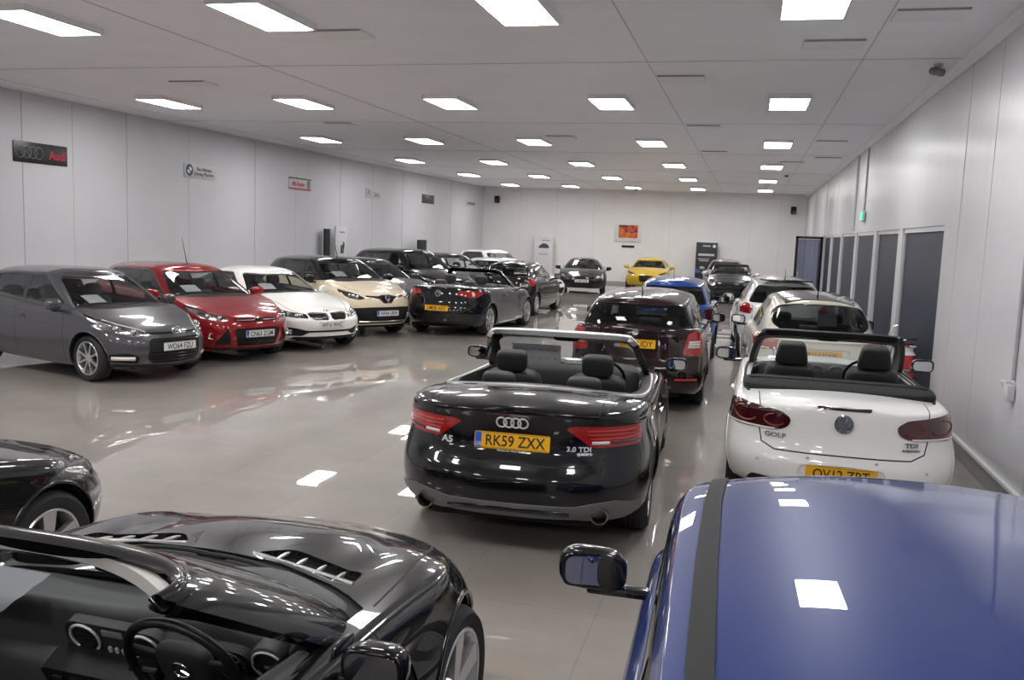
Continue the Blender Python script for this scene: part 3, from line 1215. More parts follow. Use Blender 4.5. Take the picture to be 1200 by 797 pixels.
def basics(c, splits, sc, srb, doors=(), cw=.22, glass_m=None, rear_m=None, wm=None, seats=True, rear_rise=0., wscreen=True, rearw=True,
           kF=.80, kR=.76, v0R=.10, v1R=.90, hood=True, cowl=True, roof_m=None, pillar=None, aerial=None, hi=True, sill_trim=None, zlo=.035, ztop=.035, cwt=None, hood_seam=None, rpoly=None, sticker=True):
    sp = c.sp; L = c.L
    if wscreen: c.screen('windscreen', auto_screen(c, True, kF), True)
    if rearw: c.screen('rear_window', rpoly or auto_screen(c, False, kR, v0R, v1R), False, rear_m or M['dark_glass'])
    auto_windows(c, splits, cw, m=glass_m, wm=wm, rear_rise=rear_rise, pillar=pillar, zlo=zlo, ztop=ztop, cwt=cwt)
    if cowl:
        c.part('cowl_panel', [('z', [(sc - .06, -.05), (sc - .05, .35), (sc + .05, .62), (sc + .35, .72), (sc + .45, .72), (sc + .3, -.05)], 'T')], M['trim'], push=-.004, rimd=.01)
        for y0, y1 in ((.52, -.10), (-.08, -.62)):
            P = []
            for k in range(9):
                y = y0 + (y1 - y0) * k / 8
                q = sc + .02 + .28 * (abs(y) / .75) ** 2
                h = c.hit((c.X(q), y, 3), (0, 0, -1))
                hz = h[0].z if h else 1.
                P.append((c.X(q) - .02, y, hz + .018 + .012 * math.sin(PI * k / 8)))
            tube('wiper', P, .008, M['trim'], c.root, 6)
    if hood and hi:
        c.seam(hood_seam or [(.30, .50), (.55, .62), (.9, .675), (sc - .05, .70)], 'z', 'T', .010)
    if hi:
        for q in doors:
            z1 = c.b.zt(q) - .02
            c.seam([(q, z1), (q + .01, .62), (q - .03, .38), (q - .04, .24)], 'y', 'S', .011)
    c.cabin_hole(sc + .16, srb - .18)
    c.seats((splits[0] if splits else L * .5) - .42, y=.36, zc=.44, hb=.56, rear=((splits[0] if splits else L * .5) + .52, .34, .50) if hi else None, m=M['seatcloth'])
    c.dash(sc + .48, c.b.zt(sc + .4) + .0, w=c.W - .42, wz=.93, wheel_q=sc + .82)
    c.arches()
    c.finish(roof_m)
    if aerial:
        h = c.hit((c.X(aerial[0]), 0.001, 3), (0, 0, -1), 'g') if False else c.c.bvh.ray_cast(Vector((c.X(aerial[0]), .001, 3)), Vector((0, 0, -1)))
        if h[0]:
            p = h[0]
            bm = bmesh.new()
            add_tube(bm, [p, p + Vector((-.02, 0, .03)), p + Vector((aerial[1], 0, aerial[2]))], [.012, .008, .003], 6)
            obj('roof_aerial', bm, M['trim'], c.root)

def fpart(c, name, poly, m, push=0., rimd=.02, side='both', front=True):
    fl = (lambda f, q: q.x > 0 and f.normal.x > .06) if front else (lambda f, q: q.x < 0 and f.normal.x < -.06)
    return c.part(name, [('x', poly, fl)], m, side=side, push=push, rimd=rimd)

def bars(c, name, rows, m, r=.006, front=True, lift=.0):
    d = 1 if front else -1
    bm = bmesh.new()
    for (y0, y1, z) in rows:
        pts = []
        for i in range(9):
            y = y0 + (y1 - y0) * i / 8
            h = c.hit((5 * d, y, z), (-d, 0, 0))
            if h: pts.append(h[0] + Vector((d * lift, 0, 0)))
        if len(pts) > 1: add_tube(bm, pts, r, 6)
    if len(bm.verts): return obj(name, bm, m, c.root)
    bm.free()

def sheet(name, label, c, q, y, z, w=.30, h=.21, tilt=12, rot=0., m=None, group=None):
    """a paper sheet lying on a dashboard: a thing of its own"""
    mw = c.root_mw @ Matrix.Translation((c.X(q), y, z)) @ Matrix.Rotation(D(rot), 4, 'Z') @ Matrix.Rotation(D(tilt), 4, 'Y')
    bm = bmesh.new()
    n = 6
    vs = [[bm.verts.new((-h / 2 + h * i / n, -w / 2 + w * j / n, .006 * math.sin(PI * j / n) + .002 * math.cos(3. * i))) for j in range(n + 1)] for i in range(n + 1)]
    for i in range(n):
        for j in range(n):
            bm.faces.new((vs[i][j], vs[i + 1][j], vs[i + 1][j + 1], vs[i][j + 1]))
    r = bmesh.ops.solidify(bm, geom=list(bm.faces), thickness=.0015)
    o = obj(name, bm, m or M['paper'], None, mw=mw)
    tag(o, label, 'paper', group)
    return o
def spec_base(L, W, H, r, axF, WB, **k):
    d = dict(L=L, W=W, H=H, r=r, axF=axF, WB=WB)
    d.update(k)
    return d

def cabrio_a5(loc, th, label):
    L, W, H = 4.625, 1.854, 1.383
    rear_ax = .86 + 2.751
    sp = spec_base(L, W, H, .342, .86, 2.751,
        zb=[(0, .20), (.5, .17), (2.3, .16), (4.1, .22), (L, .30)],
        zt=[(0, .64), (.25, .70), (.7, .79), (1.5, .93), (2.4, .94), (3.4, .98), (3.9, 1.02), (4.4, 1.03), (L, 1.015)],
        crown=[(0, .0), (.3, .05), (1.5, .07), (2.4, .03), (3.6, .05), (4.2, .055), (L, .03)],
        hw=[(0, .80), (.5, .875), (.9, .905), (2.3, .918), (3.2, .924), (3.7, .922), (4.2, .89), (L, .845)],
        fF=[(.18, .10), (.3, .04), (.45, .0), (.58, .02), (.66, .08), (.72, .22)],
        fR=[(.22, .22), (.28, .10), (.36, .03), (.48, .0), (.60, .015), (.64, .05), (.80, .105), (.95, .085), (1.01, .06), (1.035, .085), (1.07, .2)],
        ins=[(0, .11), (.06, .05), (.16, .018), (.35, .0), (.52, .004), (.68, .026), (.80, .040), (.88, .036), (.94, .052), (.975, .075), (1, .13)],
        aF=.75, nF=2.3, aR=.62, nR=2.7)
    # rounded rear wings
    sp['bulge'] = [lambda s, q, z: .018 * np.exp(-((q - rear_ax) / .42) ** 2) * np.exp(-((z - .62) / .22) ** 2),
                   lambda s, q, z: .018 * np.exp(-((q - .86) / .42) ** 2) * np.exp(-((z - .62) / .22) ** 2)]
    sp['g'] = dict(front_only=True, extra=1, sF=1.42, sR=3.6, tF=2.32, tR=3.4, aFb=.55, aFr=.30, nF=2.6,
                   zr=[(1, 1.375), (4, 1.375)], hwr=[(1, .66), (4, .64)], drop=.045, gi=.02, bulge=.02, bulgeF=.03, hdr=.15, no_lining=True)
    P = M['paint_a5']
    c = Car('convertible_car', label, sp, loc, th, P)
    set_mw(c)
    X = c.X
    rv = lambda y, z: (y, z)
    # --- rear lamps, two tone
    lamp_o = rp([(.55, .868, .02), (.60, .955, .01), (.86, .968, .01), (.86, .832, .03), (.60, .828, .02)], .015)
    lamp = rp([(.36, .915, .015), (.42, .932, .02), (.835, .928, .01), (.835, .79, .02), (.53, .785, .03)], .02)
    tl = c.part('tail_light', [('x', lamp, lambda f, q: q.x < -1.4 and f.normal.x < -.05), ('y', [(4.36, .795), (4.36, .92), (4.5, .925), (4.5, .795)], lambda f, q: f.normal.y > .5 and f.normal.x > -.45)], M['red'], side='LR', push=.006, rimd=.012)
    for sg, t in zip((1, -1), tl):
        # bright light guides and the pale reversing lamp inside the lens
        for k, (y0, y1, z, r, mm) in enumerate(((.50, .80, .90, .008, M['red_band']), (.50, .82, .872, .006, M['red_band']), (.52, .82, .845, .006, M['red_band']), (.53, .64, .818, .012, M['clear_lamp']), (.66, .82, .818, .010, M['red_dark']))):
            pts = []
            for i in range(7):
                y = y0 + (y1 - y0) * i / 6
                h = c.hit((-5, sg * y, z), (1, 0, 0))
                if h: pts.append(h[0] + h[1] * .006)
            if len(pts) > 2:
                bm = bmesh.new(); add_tube(bm, pts, r, 6)
                obj('light_guide' if k != 3 else 'reversing_lamp', bm, mm, t)
    # --- boot lid seams
    c.seam([(.0, .655), (.45, .655), (.575, .70), (.60, .80), (.575, .79)], 'x', 'R', .009)
    c.seam([(.565, .93), (.57, .98), (.58, 1.06)], 'x', 'RT', .008)
    c.seam([(4.52, .60), (4.3, .63), (3.85, .66)], 'z', 'T', .008)
    # third brake light under the lip
    c.part('brake_light', [('x', rp([(-.01, .985), (.17, .983), (.19, .996), (-.01, .999)], .004), 'R')], M['red_dark'], push=.003, rimd=.008)
    c.surf_tube('boot_lip', [(.72 * k / 8, 1.038 - .016 * (k / 8) ** 2) for k in range(9)], 'rx', .012, P)
    # --- diffuser
    dif = rp([(-.1, .30), (-.1, .40), (.44, .40), (.56, .425), (.70, .44), (.86, .40), (.86, .34), (.74, .27), (.55, .26), (.46, .30)], .03)
    c.part('rear_diffuser', [('x', dif, lambda f, q: q.x < -1.8 and f.normal.x < -.1)], mat('grey_diffuser', (.15, .15, .155), .45), push=.012, rimd=.03)
    c.part('diffuser_slot', [('x', rp([(-.1, .345), (-.1, .385), (.40, .385), (.47, .365), (.40, .325), (-.1, .325)], .02), lambda f, q: q.x < -1.8)], M['gap'], push=-.01) if False else None
    h = c.hit((-5, 0, .35), (1, 0, 0))
    bm = bmesh.new()
    add_box(bm, (h[0].x - .016, 0, .352), (.012, .84, .034), .005)
    obj('diffuser_slot', bm, M['gloss'], c.root)
    for sg in (1, -1):
        h = c.hit((-5, sg * .63, .34), (1, 0, 0))
        bm = bmesh.new()
        mt = Matrix.Translation((h[0].x - .015, sg * .61, .335))
        add_lathe(bm, [(.046, .2), (.047, -.035), (.052, -.05), (.058, -.05), (.061, -.04), (.061, .18)], 28, 'x', mt)
        add_lathe(bm, [(0, .06), (.046, .06)], 28, 'x', mt)
        obj('exhaust_tip', bm, M['exhaust'], c.root)
    c.arches(.385)
    c.wheels(7, 'twin', rr=.242, w=.245)
    c.mirrors(1.62, .99, 1.0, sz=(.15, .21, .125))
    # bumper crease
    c.surf_tube('bumper_crease', [(.80 * k / 8, .635) for k in range(9)], 'rx', .006, P)
    # --- badge: four interlocked rings, script and plate
    bd = c.badge(False, .935, lambda bm: [ring(bm, (k - 1.5) * .049, 0, .034, .0062) for k in range(4)])
    bd.data.materials[0] = M['silver']
    c.text_on('A5', .06, M['silver'], .47, .775, width=.085, bold=.0015)
    c.text_on('3.0 TDI', .045, M['silver'], -.45, .775, width=.16)
    c.text_on('quattro', .028, M['silver'], -.49, .742, width=.10)
    c.plate('RK59 ZXX', False, .80, lift=.012, tilt=True)
    f = c.frame_at((-5, 0, .735), (1, 0, 0), .014)
    text('dealer_lettering', 'Westover Audi 01202', .02, M['paper'], c.root, f, .001, width=.2)
    # --- cockpit
    cock = [(1.95, .62), (2.2, .70), (2.7, .735), (3.15, .735), (3.38, .70), (3.52, .58), (3.57, .3)]
    deck = rp([(1.9, -.05), (1.9, .775, .01), (2.6, .815, .05), (3.3, .80, .3), (3.80, .62, .25), (3.88, -.05)], .02, 6)
    edge = [(1.95, .775), (2.4, .80), (2.9, .812), (3.3, .795), (3.5, .755), (3.68, .66), (3.80, .45), (3.86, .2), (3.88, .0)]
    open_top(c, cock, deck, mat('matt_black_deck', (.03, .03, .031), .5, bump=.3, bscale=300), edge, header_m=mat('pale_aluminium', (.80, .80, .79), .5, metal=.6))
    c.seats(2.42, y=.37, w=.50, zc=.42, hb=.60, rear=(3.05, .34, .50), rw=.52, tilt=18)
    c.dash(1.80, .985, w=1.42, depth=.55, h=.34, wheel_q=2.14, wz=.90)
    box('door_pull', (X(2.3), -.70, .90), (.16, .02, .05), M['satin'], c.root, bev=.008)
    bm = bmesh.new()
    superbox(bm, (0, 0, 0), (.03, .24, .07), .5)
    obj('interior_mirror', bm, M['gloss'], c.root, mw=Matrix.Translation((X(2.25), 0, 1.27)))
    for y in (.36, -.36):
        soft('sun_visor', (X(2.36), y, 1.31), (.10, .34, .06), M['cabin'], c.root, .5)
    bd_ = c.root_mw @ Matrix.Translation((X(1.90), .30, 1.16)) @ Matrix.Rotation(D(-32), 4, 'Y') if False else None
    c.handles([2.75], .80)
    # door seams
    c.seam([(1.62, .24), (1.58, .70), (1.66, .93)], 'y', 'S')
    c.seam([(2.98, .93), (3.02, .62), (2.95, .30), (2.85, .22)], 'y', 'S')
    c.surf_tube('sill_trim', [(1.3 + .2 * k, .21) for k in range(9)], 'y', .014, M['satin'])
    c.finish()
    o = empty('display_card', (0, 0, 0))
    o.matrix_world = c.root_mw @ Matrix.Translation((X(2.15), .29, 1.09)) @ Matrix.Rotation(D(-10), 4, 'Y') @ Matrix(((0, 0, -1, 0), (-1, 0, 0, 0), (0, 1, 0, 0), (0, 0, 0, 1)))
    tag(o, 'pale grey display card behind the windscreen of the middle black convertible', 'card')
    bm = bmesh.new(); add_box(bm, (0, 0, 0), (.46, .19, .006), .002)
    obj('card_panel', bm, mat('pale_grey_card', (.46, .46, .48), .6), o)
    bm = bmesh.new()
    for r in range(2):
        for k in range(6): add_box(bm, (-.18 + .072 * k, .04 - .08 * r, .004), (.022, .010, .003))
    obj('card_print', bm, M['alloy_dark'], o)
    return c
def set_mw(c):
    c.root_mw = Matrix.Translation(c.root.location) @ Matrix.Rotation(c.root.rotation_euler.z, 4, 'Z') @ Matrix.Scale(c.root.scale.x, 4)

def car_i20(loc, th, label):
    L, W, H = 4.035, 1.734, 1.474
    sp = gspec(L, W, H, .315, .83, 2.57, zl=.76, zc=.98, sc=.98, sh=1.72, sre=3.62, srb=3.92, zrb=1.02, zbf=.945, zbr=1.03, aF=.80, nF=2.25, whr=.575, aFb=.40)
    c = Car('hatchback_car', label, sp, loc, th, paint('grey_metallic_paint', (.075, .075, .083), .5, .34, .35)); set_mw(c)
    lamp = rp([(.40, .67, .02), (.50, .735, .03), (.66, .805, .03), (.79, .90, .01), (.80, .83, .03), (.73, .70, .06), (.55, .63, .03)], .02)
    c.lamp('headlight', [('x', lamp, lambda f, q: q.x > .6 and f.normal.x > .03)], M['lens'], M['bowl'], [(.52, .69, .05, 1), (.65, .73, .05, 1)], .03)
    c.surf_tube('headlight_strip', [(.41, .698), (.5, .745), (.6, .785), (.70, .84)], 'x', .010, M['clear_lamp'])
    fpart(c, 'grille', rp([(-.1, .655), (.36, .665), (.40, .69), (-.1, .695)], .01), M['gloss'], -.012, .02)
    fpart(c, 'lower_grille', rp([(-.1, .27), (.34, .27), (.42, .34), (.40, .58), (.36, .615), (-.1, .615)], .03), M['trim'], -.018, .03)
    bars(c, 'grille_bars', [(-.38, .38, z) for z in (.31, .355, .40, .445, .58)], M['gloss'], .006, lift=-.008)
    fpart(c, 'fog_lamp_recess', rp([(.50, .27), (.78, .30), (.76, .40), (.62, .42), (.50, .37)], .03), M['trim'], -.012, .02, 'LR')
    bars(c, 'running_light', [(.54, .74, .345)], M['clear_lamp'], .027); bars(c, 'running_light', [(-.54, -.74, .345)], M['clear_lamp'], .027)
    fpart(c, 'front_splitter', rp([(-.1, .20), (.72, .23), (.70, .262), (-.1, .245)], .01), M['trim'], .004, .02)
    c.badge(True, .70, tilt=False, lift=.03, build=lambda bm: [ring(bm, 0, 0, .048, .008, 1.5), stroke(bm, [(-.028, -.028), (-.018, .028)], .007), stroke(bm, [(.018, -.028), (.028, .028)], .007), stroke(bm, [(-.022, -.004), (.022, .004)], .006)])
    c.plate('WO64 FZU', True, .50, band=False)
    c.wheels(8, 'twin', rr=.228, w=.205)
    c.mirrors(1.42, .93, 1.0, sz=(.17, .22, .15))
    c.handles([2.32, 3.14], .80)
    basics(c, [2.42, 3.22], .98, 3.92, doors=(1.32, 2.45, 3.3), cw=.20, wm=[M['glass'], M['glass'], M['dark_glass']], rear_rise=.06)
    c.surf_tube('side_crease', [(1.2 + .25 * k, .70 + .012 * k) for k in range(9)], 'y', .004, c.pm)
    sheet('price_sheet', 'white price sheet on the dashboard of the grey hatchback', c, 1.50, -.26, 1.045, tilt=27, rot=8)
    return c

def car_focus(loc, th, label):
    L, W, H = 4.358, 1.823, 1.484
    sp = gspec(L, W, H, .322, .86, 2.648, zl=.80, zc=1.0, sc=1.02, sh=1.86, sre=3.88, srb=4.25, zrb=1.02, zbf=.97, zbr=1.06, aF=.78, nF=2.4, whr=.60)
    c = Car('hatchback_car', label, sp, loc, th, paint('red_metallic_paint', (.26, .006, .010), .2, .3, .2)); set_mw(c)
    lamp = rp([(.43, .705, .02), (.58, .755, .03), (.72, .83, .03), (.83, .90, .01), (.84, .82, .03), (.77, .70, .05), (.55, .665, .03)], .02)
    c.lamp('headlight', [('x', lamp, lambda f, q: q.x > .7 and f.normal.x > .03)], M['lens'], M['bowl'], [(.56, .71, .05, 1), (.69, .74, .045, 1)], .035)
    fpart(c, 'grille', rp([(-.1, .655), (.36, .665), (.40, .70), (.30, .715), (-.1, .72)], .012), M['trim'], -.014, .02)
    bars(c, 'grille_bars', [(-.36, .36, .688)], M['satin'], .008)
    fpart(c, 'lower_grille', rp([(-.1, .28), (.34, .28), (.42, .52), (.38, .56), (-.1, .56)], .02), M['trim'], -.02, .03)
    bars(c, 'grille_bars', [(-.36, .36, z) for z in (.31, .345, .38, .53)], M['gloss'], .006, lift=-.01)
    fpart(c, 'side_intake', rp([(.44, .30), (.66, .30), (.60, .42), (.50, .56), (.485, .52)], .02), M['trim'], -.018, .03, 'LR')
    for sg in (1, -1):
        h = c.hit((5, sg * .70, .44), (-1, 0, 0))
        bm = bmesh.new()
        add_lathe(bm, [(0, -.01), (.03, -.004), (.048, .012), (.055, .006), (.055, -.03)], 20, 'x', Matrix.Translation(h[0]) @ Matrix.Rotation(D(20 * sg), 4, 'Z'))
        obj('fog_lamp', bm, M['chrome'], c.root)
    fpart(c, 'front_splitter', rp([(-.1, .205), (.76, .235), (.74, .262), (-.1, .25)], .01), M['trim'], .004, .02)
    c.badge(True, .695, tilt=False, build=lambda bm: [disc(bm, 0, 0, .075, .032, .006), ring(bm, 0, 0, .032, .005, 2.3)], lift=.012)
    c.plate('CN63 ZGM', True, .475)
    c.wheels(5, 'wide', rr=.23)
    c.mirrors(1.55, .985, 1.02, sz=(.17, .24, .15))
    c.handles([2.28, 3.2], .83)
    basics(c, [2.42, 3.28], 1.02, 4.25, doors=(1.40, 2.38, 3.35), cw=.14, rear_rise=.10, wm=[M['glass'], M['glass'], M['dark_glass']], aerial=(2.15, -.16, .42))
    c.surf_tube('window_sill_trim', [(1.75 + .2 * k, c.b.zt(1.75 + .2 * k) + .0) for k in range(10)], 'y', .009, M['chrome'])
    sheet('price_sheet', 'white price sheet on the dashboard of the red hatchback', c, 1.56, -.28, 1.085, tilt=27, rot=5)
    return c

def car_bmw(loc, th, label):
    L, W, H = 4.638, 1.825, 1.389
    sp = gspec(L, W, H, .332, .80, 2.81, zl=.70, zc=.94, sc=1.32, sh=2.10, sre=3.75, srb=4.25, zrb=1.0, ztail=.99, zbf=.92, zbr=.97, aF=.72, nF=2.5, aR=.55, whr=.59, tip=.07,
               hroof=[(2.10, 1.35), (2.5, 1.385), (3.0, 1.375), (3.75, 1.27)])
    c = Car('saloon_car', label, sp, loc, th, paint('white_paint', (.84, .83, .80), 0, .3)); set_mw(c)
    lamp = rp([(.40, .585, .02), (.42, .665, .02), (.62, .69, .03), (.80, .745, .02), (.84, .70, .02), (.78, .625, .04), (.60, .60, .03)], .02)
    c.lamp('headlight', [('x', lamp, lambda f, q: q.x > .9 and f.normal.x > .03)], M['lens'], M['bowl_dark'], [(.51, .64, .045, 1), (.66, .66, .045, 1)], .03)
    fpart(c, 'grille', rp([(.035, .56, .05), (.035, .67, .03), (.30, .685, .03), (.395, .67, .02), (.37, .61, .05), (.30, .56, .05)], .03), M['gloss'], -.02, .03, 'LR')
    for sg in (1, -1):
        bm = bmesh.new()
        loop = rp([(.035, .56, .05), (.035, .67, .03), (.30, .685, .03), (.395, .67, .02), (.37, .61, .05), (.30, .56, .05)], .03)
        pts = []
        for y, z in loop:
            h = c.hit((5, sg * y, z), (-1, 0, 0))
            if h: pts.append(h[0])
        add_tube(bm, pts, .005, 6, True)
        for k in range(7):
            y = .075 + .042 * k
            h0, h1 = c.hit((5, sg * y, .575), (-1, 0, 0)), c.hit((5, sg * y, .668), (-1, 0, 0))
            add_tube(bm, [h0[0] + Vector((-.01, 0, 0)), h1[0] + Vector((-.01, 0, 0))], .004, 5)
        obj('grille_surround', bm, M['gloss'], c.root)
    fpart(c, 'lower_intake', rp([(-.1, .335), (.40, .335), (.52, .275), (.74, .28), (.84, .41), (.79, .45), (.60, .42), (.44, .378), (-.1, .378)], .015), M['trim'], -.02, .03)
    fpart(c, 'front_splitter', rp([(-.1, .19), (.70, .21), (.62, .27), (-.1, .27)], .015), M['trim'], -.01, .02)
    for sg in (1, -1):
        h = c.hit((5, sg * .68, .36), (-1, 0, 0))
        bm = bmesh.new(); add_lathe(bm, [(0, -.01), (.04, .01), (.046, .0), (.046, -.03)], 20, 'x', Matrix.Translation(h[0]) @ Matrix.Rotation(D(25 * sg), 4, 'Z'))
        obj('fog_lamp', bm, M['chrome'], c.root)
    c.badge(True, .705, lambda bm: [ring(bm, 0, 0, .036, .006), disc(bm, 0, 0, .034, .034, .003)])
    c.plate('WF16 WHC', True, .475, wide_txt=.42, band=False)
    c.wheels(5, 'twin', rr=.23)
    c.mirrors(1.80, .96, .97, sz=(.16, .22, .14))
    basics(c, [2.72, 3.5], 1.32, 4.25, doors=(1.62, 2.8, 3.65), cw=.06, rear_rise=.04)
    sheet('price_sheet', 'white price sheet on the dashboard of the white saloon', c, 1.86, -.24, 1.03, tilt=26, rot=5)
    return c

def car_captur(loc, th, label):
    L, W, H = 4.122, 1.778, 1.566
    blk = paint('black_roof_paint', (.006, .006, .007), 0, .25)
    sp = gspec(L, W, H, .335, .86, 2.606, zl=.93, zc=1.12, sc=.90, sh=1.62, sre=3.72, srb=4.02, zrb=1.10, zbf=1.07, zbr=1.13, aF=.66, nF=2.5, whr=.60, sill=.23, hoodc=.07,
               fF=[(.23, .13), (.36, .05), (.52, .0), (.66, .0), (.80, .03), (.90, .10), (.95, .24)])
    c = Car('crossover_car', label, sp, loc, th, paint('cream_paint', (.74, .63, .47), 0, .3)); set_mw(c)
    lamp = rp([(.46, .80, .02), (.58, .87, .03), (.78, .965, .01), (.81, .91, .02), (.74, .80, .05), (.58, .765, .03)], .02)
    c.lamp('headlight', [('x', lamp, lambda f, q: q.x > .6 and f.normal.x > .03)], M['lens'], M['bowl_dark'], [(.58, .82, .05, 1), (.69, .85, .045, 1)], .03)
    fpart(c, 'grille', rp([(-.1, .70, 0), (.10, .70, .03), (.18, .79, .03), (.46, .83, .01), (.46, .86, .01), (.20, .845, .02), (.10, .87, .02), (-.1, .87, 0)], .02), M['gloss'], -.008, .02)
    fpart(c, 'lower_bumper', rp([(-.1, .28), (.60, .28), (.72, .36), (.80, .50), (.74, .60), (.40, .625), (-.1, .625)], .03), M['trim'], -.01, .02)
    c.badge(True, .80, lambda bm: [stroke(bm, [(0, .085), (.052, 0), (0, -.085), (-.052, 0), (0, .085)], .013)], lift=.016)
    c.plate('WP64 UEW', True, .50)
    bars(c, 'chrome_trim', [(-.55, .55, .33)], M['satin'], .010)
    for sg in (1, -1):
        h = c.hit((5, sg * .66, .45), (-1, 0, 0))
        bm = bmesh.new(); add_lathe(bm, [(0, -.01), (.04, .012), (.05, .0), (.05, -.03)], 20, 'x', Matrix.Translation(h[0]) @ Matrix.Rotation(D(25 * sg), 4, 'Z'))
        obj('fog_lamp', bm, M['chrome'], c.root)
    c.wheels(5, 'wide', rr=.225)
    c.mirrors(1.42, .98, 1.13, m=blk, sz=(.17, .23, .16))
    c.handles([2.1, 3.0], .93)
    basics(c, [2.10, 2.98], .90, 4.02, doors=(1.25, 2.2, 3.1), cw=.18, roof_m=blk, rear_rise=.05, aerial=(1.9, -.14, .36))
    sheet('price_sheet', 'white price sheet on the dashboard of the cream crossover', c, 1.44, -.24, 1.21, tilt=27, rot=5)
    return c
def rear_tube(c, y0, y1, z, r, m, parent, n=7, lift=.006, axis=-1):
    pts = []
    for i in range(n):
        y = y0 + (y1 - y0) * i / (n - 1)
        h = c.hit((5 * axis, y, z(i / (n - 1)) if callable(z) else z), (-axis, 0, 0))
        if h: pts.append(h[0] + h[1] * lift)
    if len(pts) < 2: return
    bm = bmesh.new(); add_tube(bm, pts, r, 6)
    return obj('light_guide', bm, m, parent)

def tail(c, poly, m, side_poly=None, push=.005, xlim=None):
    xl = -c.L / 2 + 1.0 if xlim is None else xlim
    P = [('x', poly, lambda f, q: q.x < xl and f.normal.x < -.05)]
    if side_poly: P.append(('y', side_poly, lambda f, q: f.normal.y > .45))
    return c.part('tail_light', P, m, side='LR', push=push, rimd=.012)

def cabrio_golf(loc, th, label):
    L, W, H = 4.246, 1.782, 1.423
    sp = spec_base(L, W, H, .326, .88, 2.578,
        zb=[(0, .22), (.5, .18), (2.3, .17), (3.8, .22), (L, .30)],
        zt=[(0, .66), (.25, .73), (.7, .83), (1.15, .95), (2.2, .955), (3.2, .955), (3.7, .955), (4.05, .95), (L, .935)],
        crown=[(0, .0), (.3, .05), (1.2, .07), (2.2, .03), (3.4, .045), (3.9, .045), (L, .025)],
        hw=[(0, .78), (.5, .85), (.9, .88), (2.2, .886), (3.2, .89), (3.7, .875), (4.0, .85), (L, .81)],
        fF=[(.18, .10), (.3, .04), (.45, .0), (.58, .02), (.68, .08), (.74, .22)],
        fR=[(.22, .20), (.30, .07), (.40, .01), (.50, .0), (.56, .02), (.60, .055), (.75, .085), (.87, .09), (.93, .10), (.96, .14), (.99, .22)],
        ins=[(0, .10), (.06, .05), (.16, .018), (.35, .0), (.52, .002), (.68, .018), (.80, .030), (.88, .035), (.94, .05), (.975, .07), (1, .12)],
        aF=.72, nF=2.4, aR=.56, nR=2.7)
    sp['bulge'] = [lambda s, q, z: .014 * np.exp(-((q - 3.458) / .42) ** 2) * np.exp(-((z - .60) / .22) ** 2)]
    sp['g'] = dict(front_only=True, extra=1, sF=1.20, sR=3.5, tF=2.12, tR=3.3, aFb=.50, aFr=.22, nF=2.9,
                   zr=[(1, 1.395), (4, 1.395)], hwr=[(1, .66), (4, .64)], drop=.05, gi=.02, bulge=.02, bulgeF=.03, no_lining=True)
    P = paint('white_paint_convertible', (.92, .92, .90), 0, .3)
    c = Car('convertible_car', label, sp, loc, th, P); set_mw(c)
    X = c.X
    lampp = rp([(.385, .84, .05), (.46, .89, .03), (.80, .925, .03), (.86, .89, .02), (.86, .76, .03), (.80, .73, .03), (.46, .745, .06), (.40, .78, .05)], .03)
    tl = tail(c, lampp, M['red_dark'], rp([(L - .26, .765), (L - .26, .895), (L - .1, .90), (L - .1, .76)], .02), .008)
    for sg, t in zip((1, -1), tl):
        for (cy, cz, ry, rz) in ((.51, .815, .075, .045), (.73, .83, .085, .055)):
            pts = []
            for k in range(15):
                a = -2.7 + 4.2 * k / 14 if True else 0
                y, z = cy + ry * math.cos(a), cz + rz * math.sin(a)
                h = c.hit((-5, sg * y, z), (1, 0, 0))
                if h: pts.append(h[0] + h[1] * .009)
            bm = bmesh.new(); add_tube(bm, pts, .007, 6)
            obj('light_guide', bm, mat('dim_red_guide', (.22, .012, .012), .3) if 'dimred' not in M else M['dimred'], t)
        rear_tube(c, sg * .50, sg * .84, .745, .010, M['clear_lamp'], t, lift=.008)
    c.seam([(.0, .59), (.50, .59), (.60, .635), (.625, .75)], 'x', 'R', .010)
    c.seam([(.625, .91), (.64, .99)], 'x', 'RT', .008)
    c.part('brake_light', [('x', rp([(-.01, .935), (.19, .935), (.20, .957), (-.01, .957)], .006), lambda f, q: q.x < -1.5)], M['red_dark'], push=.006, rimd=.01)
    rec = rp([(-.1, .38), (.28, .38), (.33, .44), (.30, .51), (-.1, .525)], .03)
    c.part('plate_recess', [('x', rec, 'R')], P, push=-.02, rimd=-.02)
    c.plate('OV12 ZBT', False, .455, lift=.004, band=False)
    c.part('bumper_trim', [('x', rp([(-.1, .29), (.70, .31), (.66, .37), (-.1, .36)], .02), 'R')], M['trim'], push=.004, rimd=.02)
    for y in (.62, -.62, .25, -.25):
        h = c.hit((-5, y, .50 if abs(y) > .5 else .555), (1, 0, 0))
        bm = bmesh.new(); add_lathe(bm, [(0, -.004), (.012, -.004), (.014, .002)], 14, 'x', Matrix.Translation(h[0]))
        obj('parking_sensor', bm, mat('sensor_grey', (.45, .45, .45), .4) if 'sens' not in M else M['sens'], c.root)
    def vw(bm):
        ring(bm, 0, 0, .066, .007)
        stroke(bm, [(-.030, .052), (0, -.002), (.030, .052)], .0065)
        stroke(bm, [(-.056, .030), (-.026, -.050), (0, .0), (.026, -.050), (.056, .030)], .0065)
    b = c.badge(False, .835, vw, lift=.012)
    prism('badge_disc', ell(0, 0, .062, .062, 28), -.008, .0, M['alloy_dark'], b)
    c.text_on('GOLF', .05, M['alloy_dark'], .50, .70, width=.16, bold=.0015)
    c.text_on('TDI', .045, M['alloy_dark'], -.50, .705, width=.10, bold=.0015)
    c.text_on('BLUEMOTION', .022, M['alloy_dark'], -.50, .665, width=.13)
    c.arches(.375)
    c.wheels(5, 'wide', rr=.225)
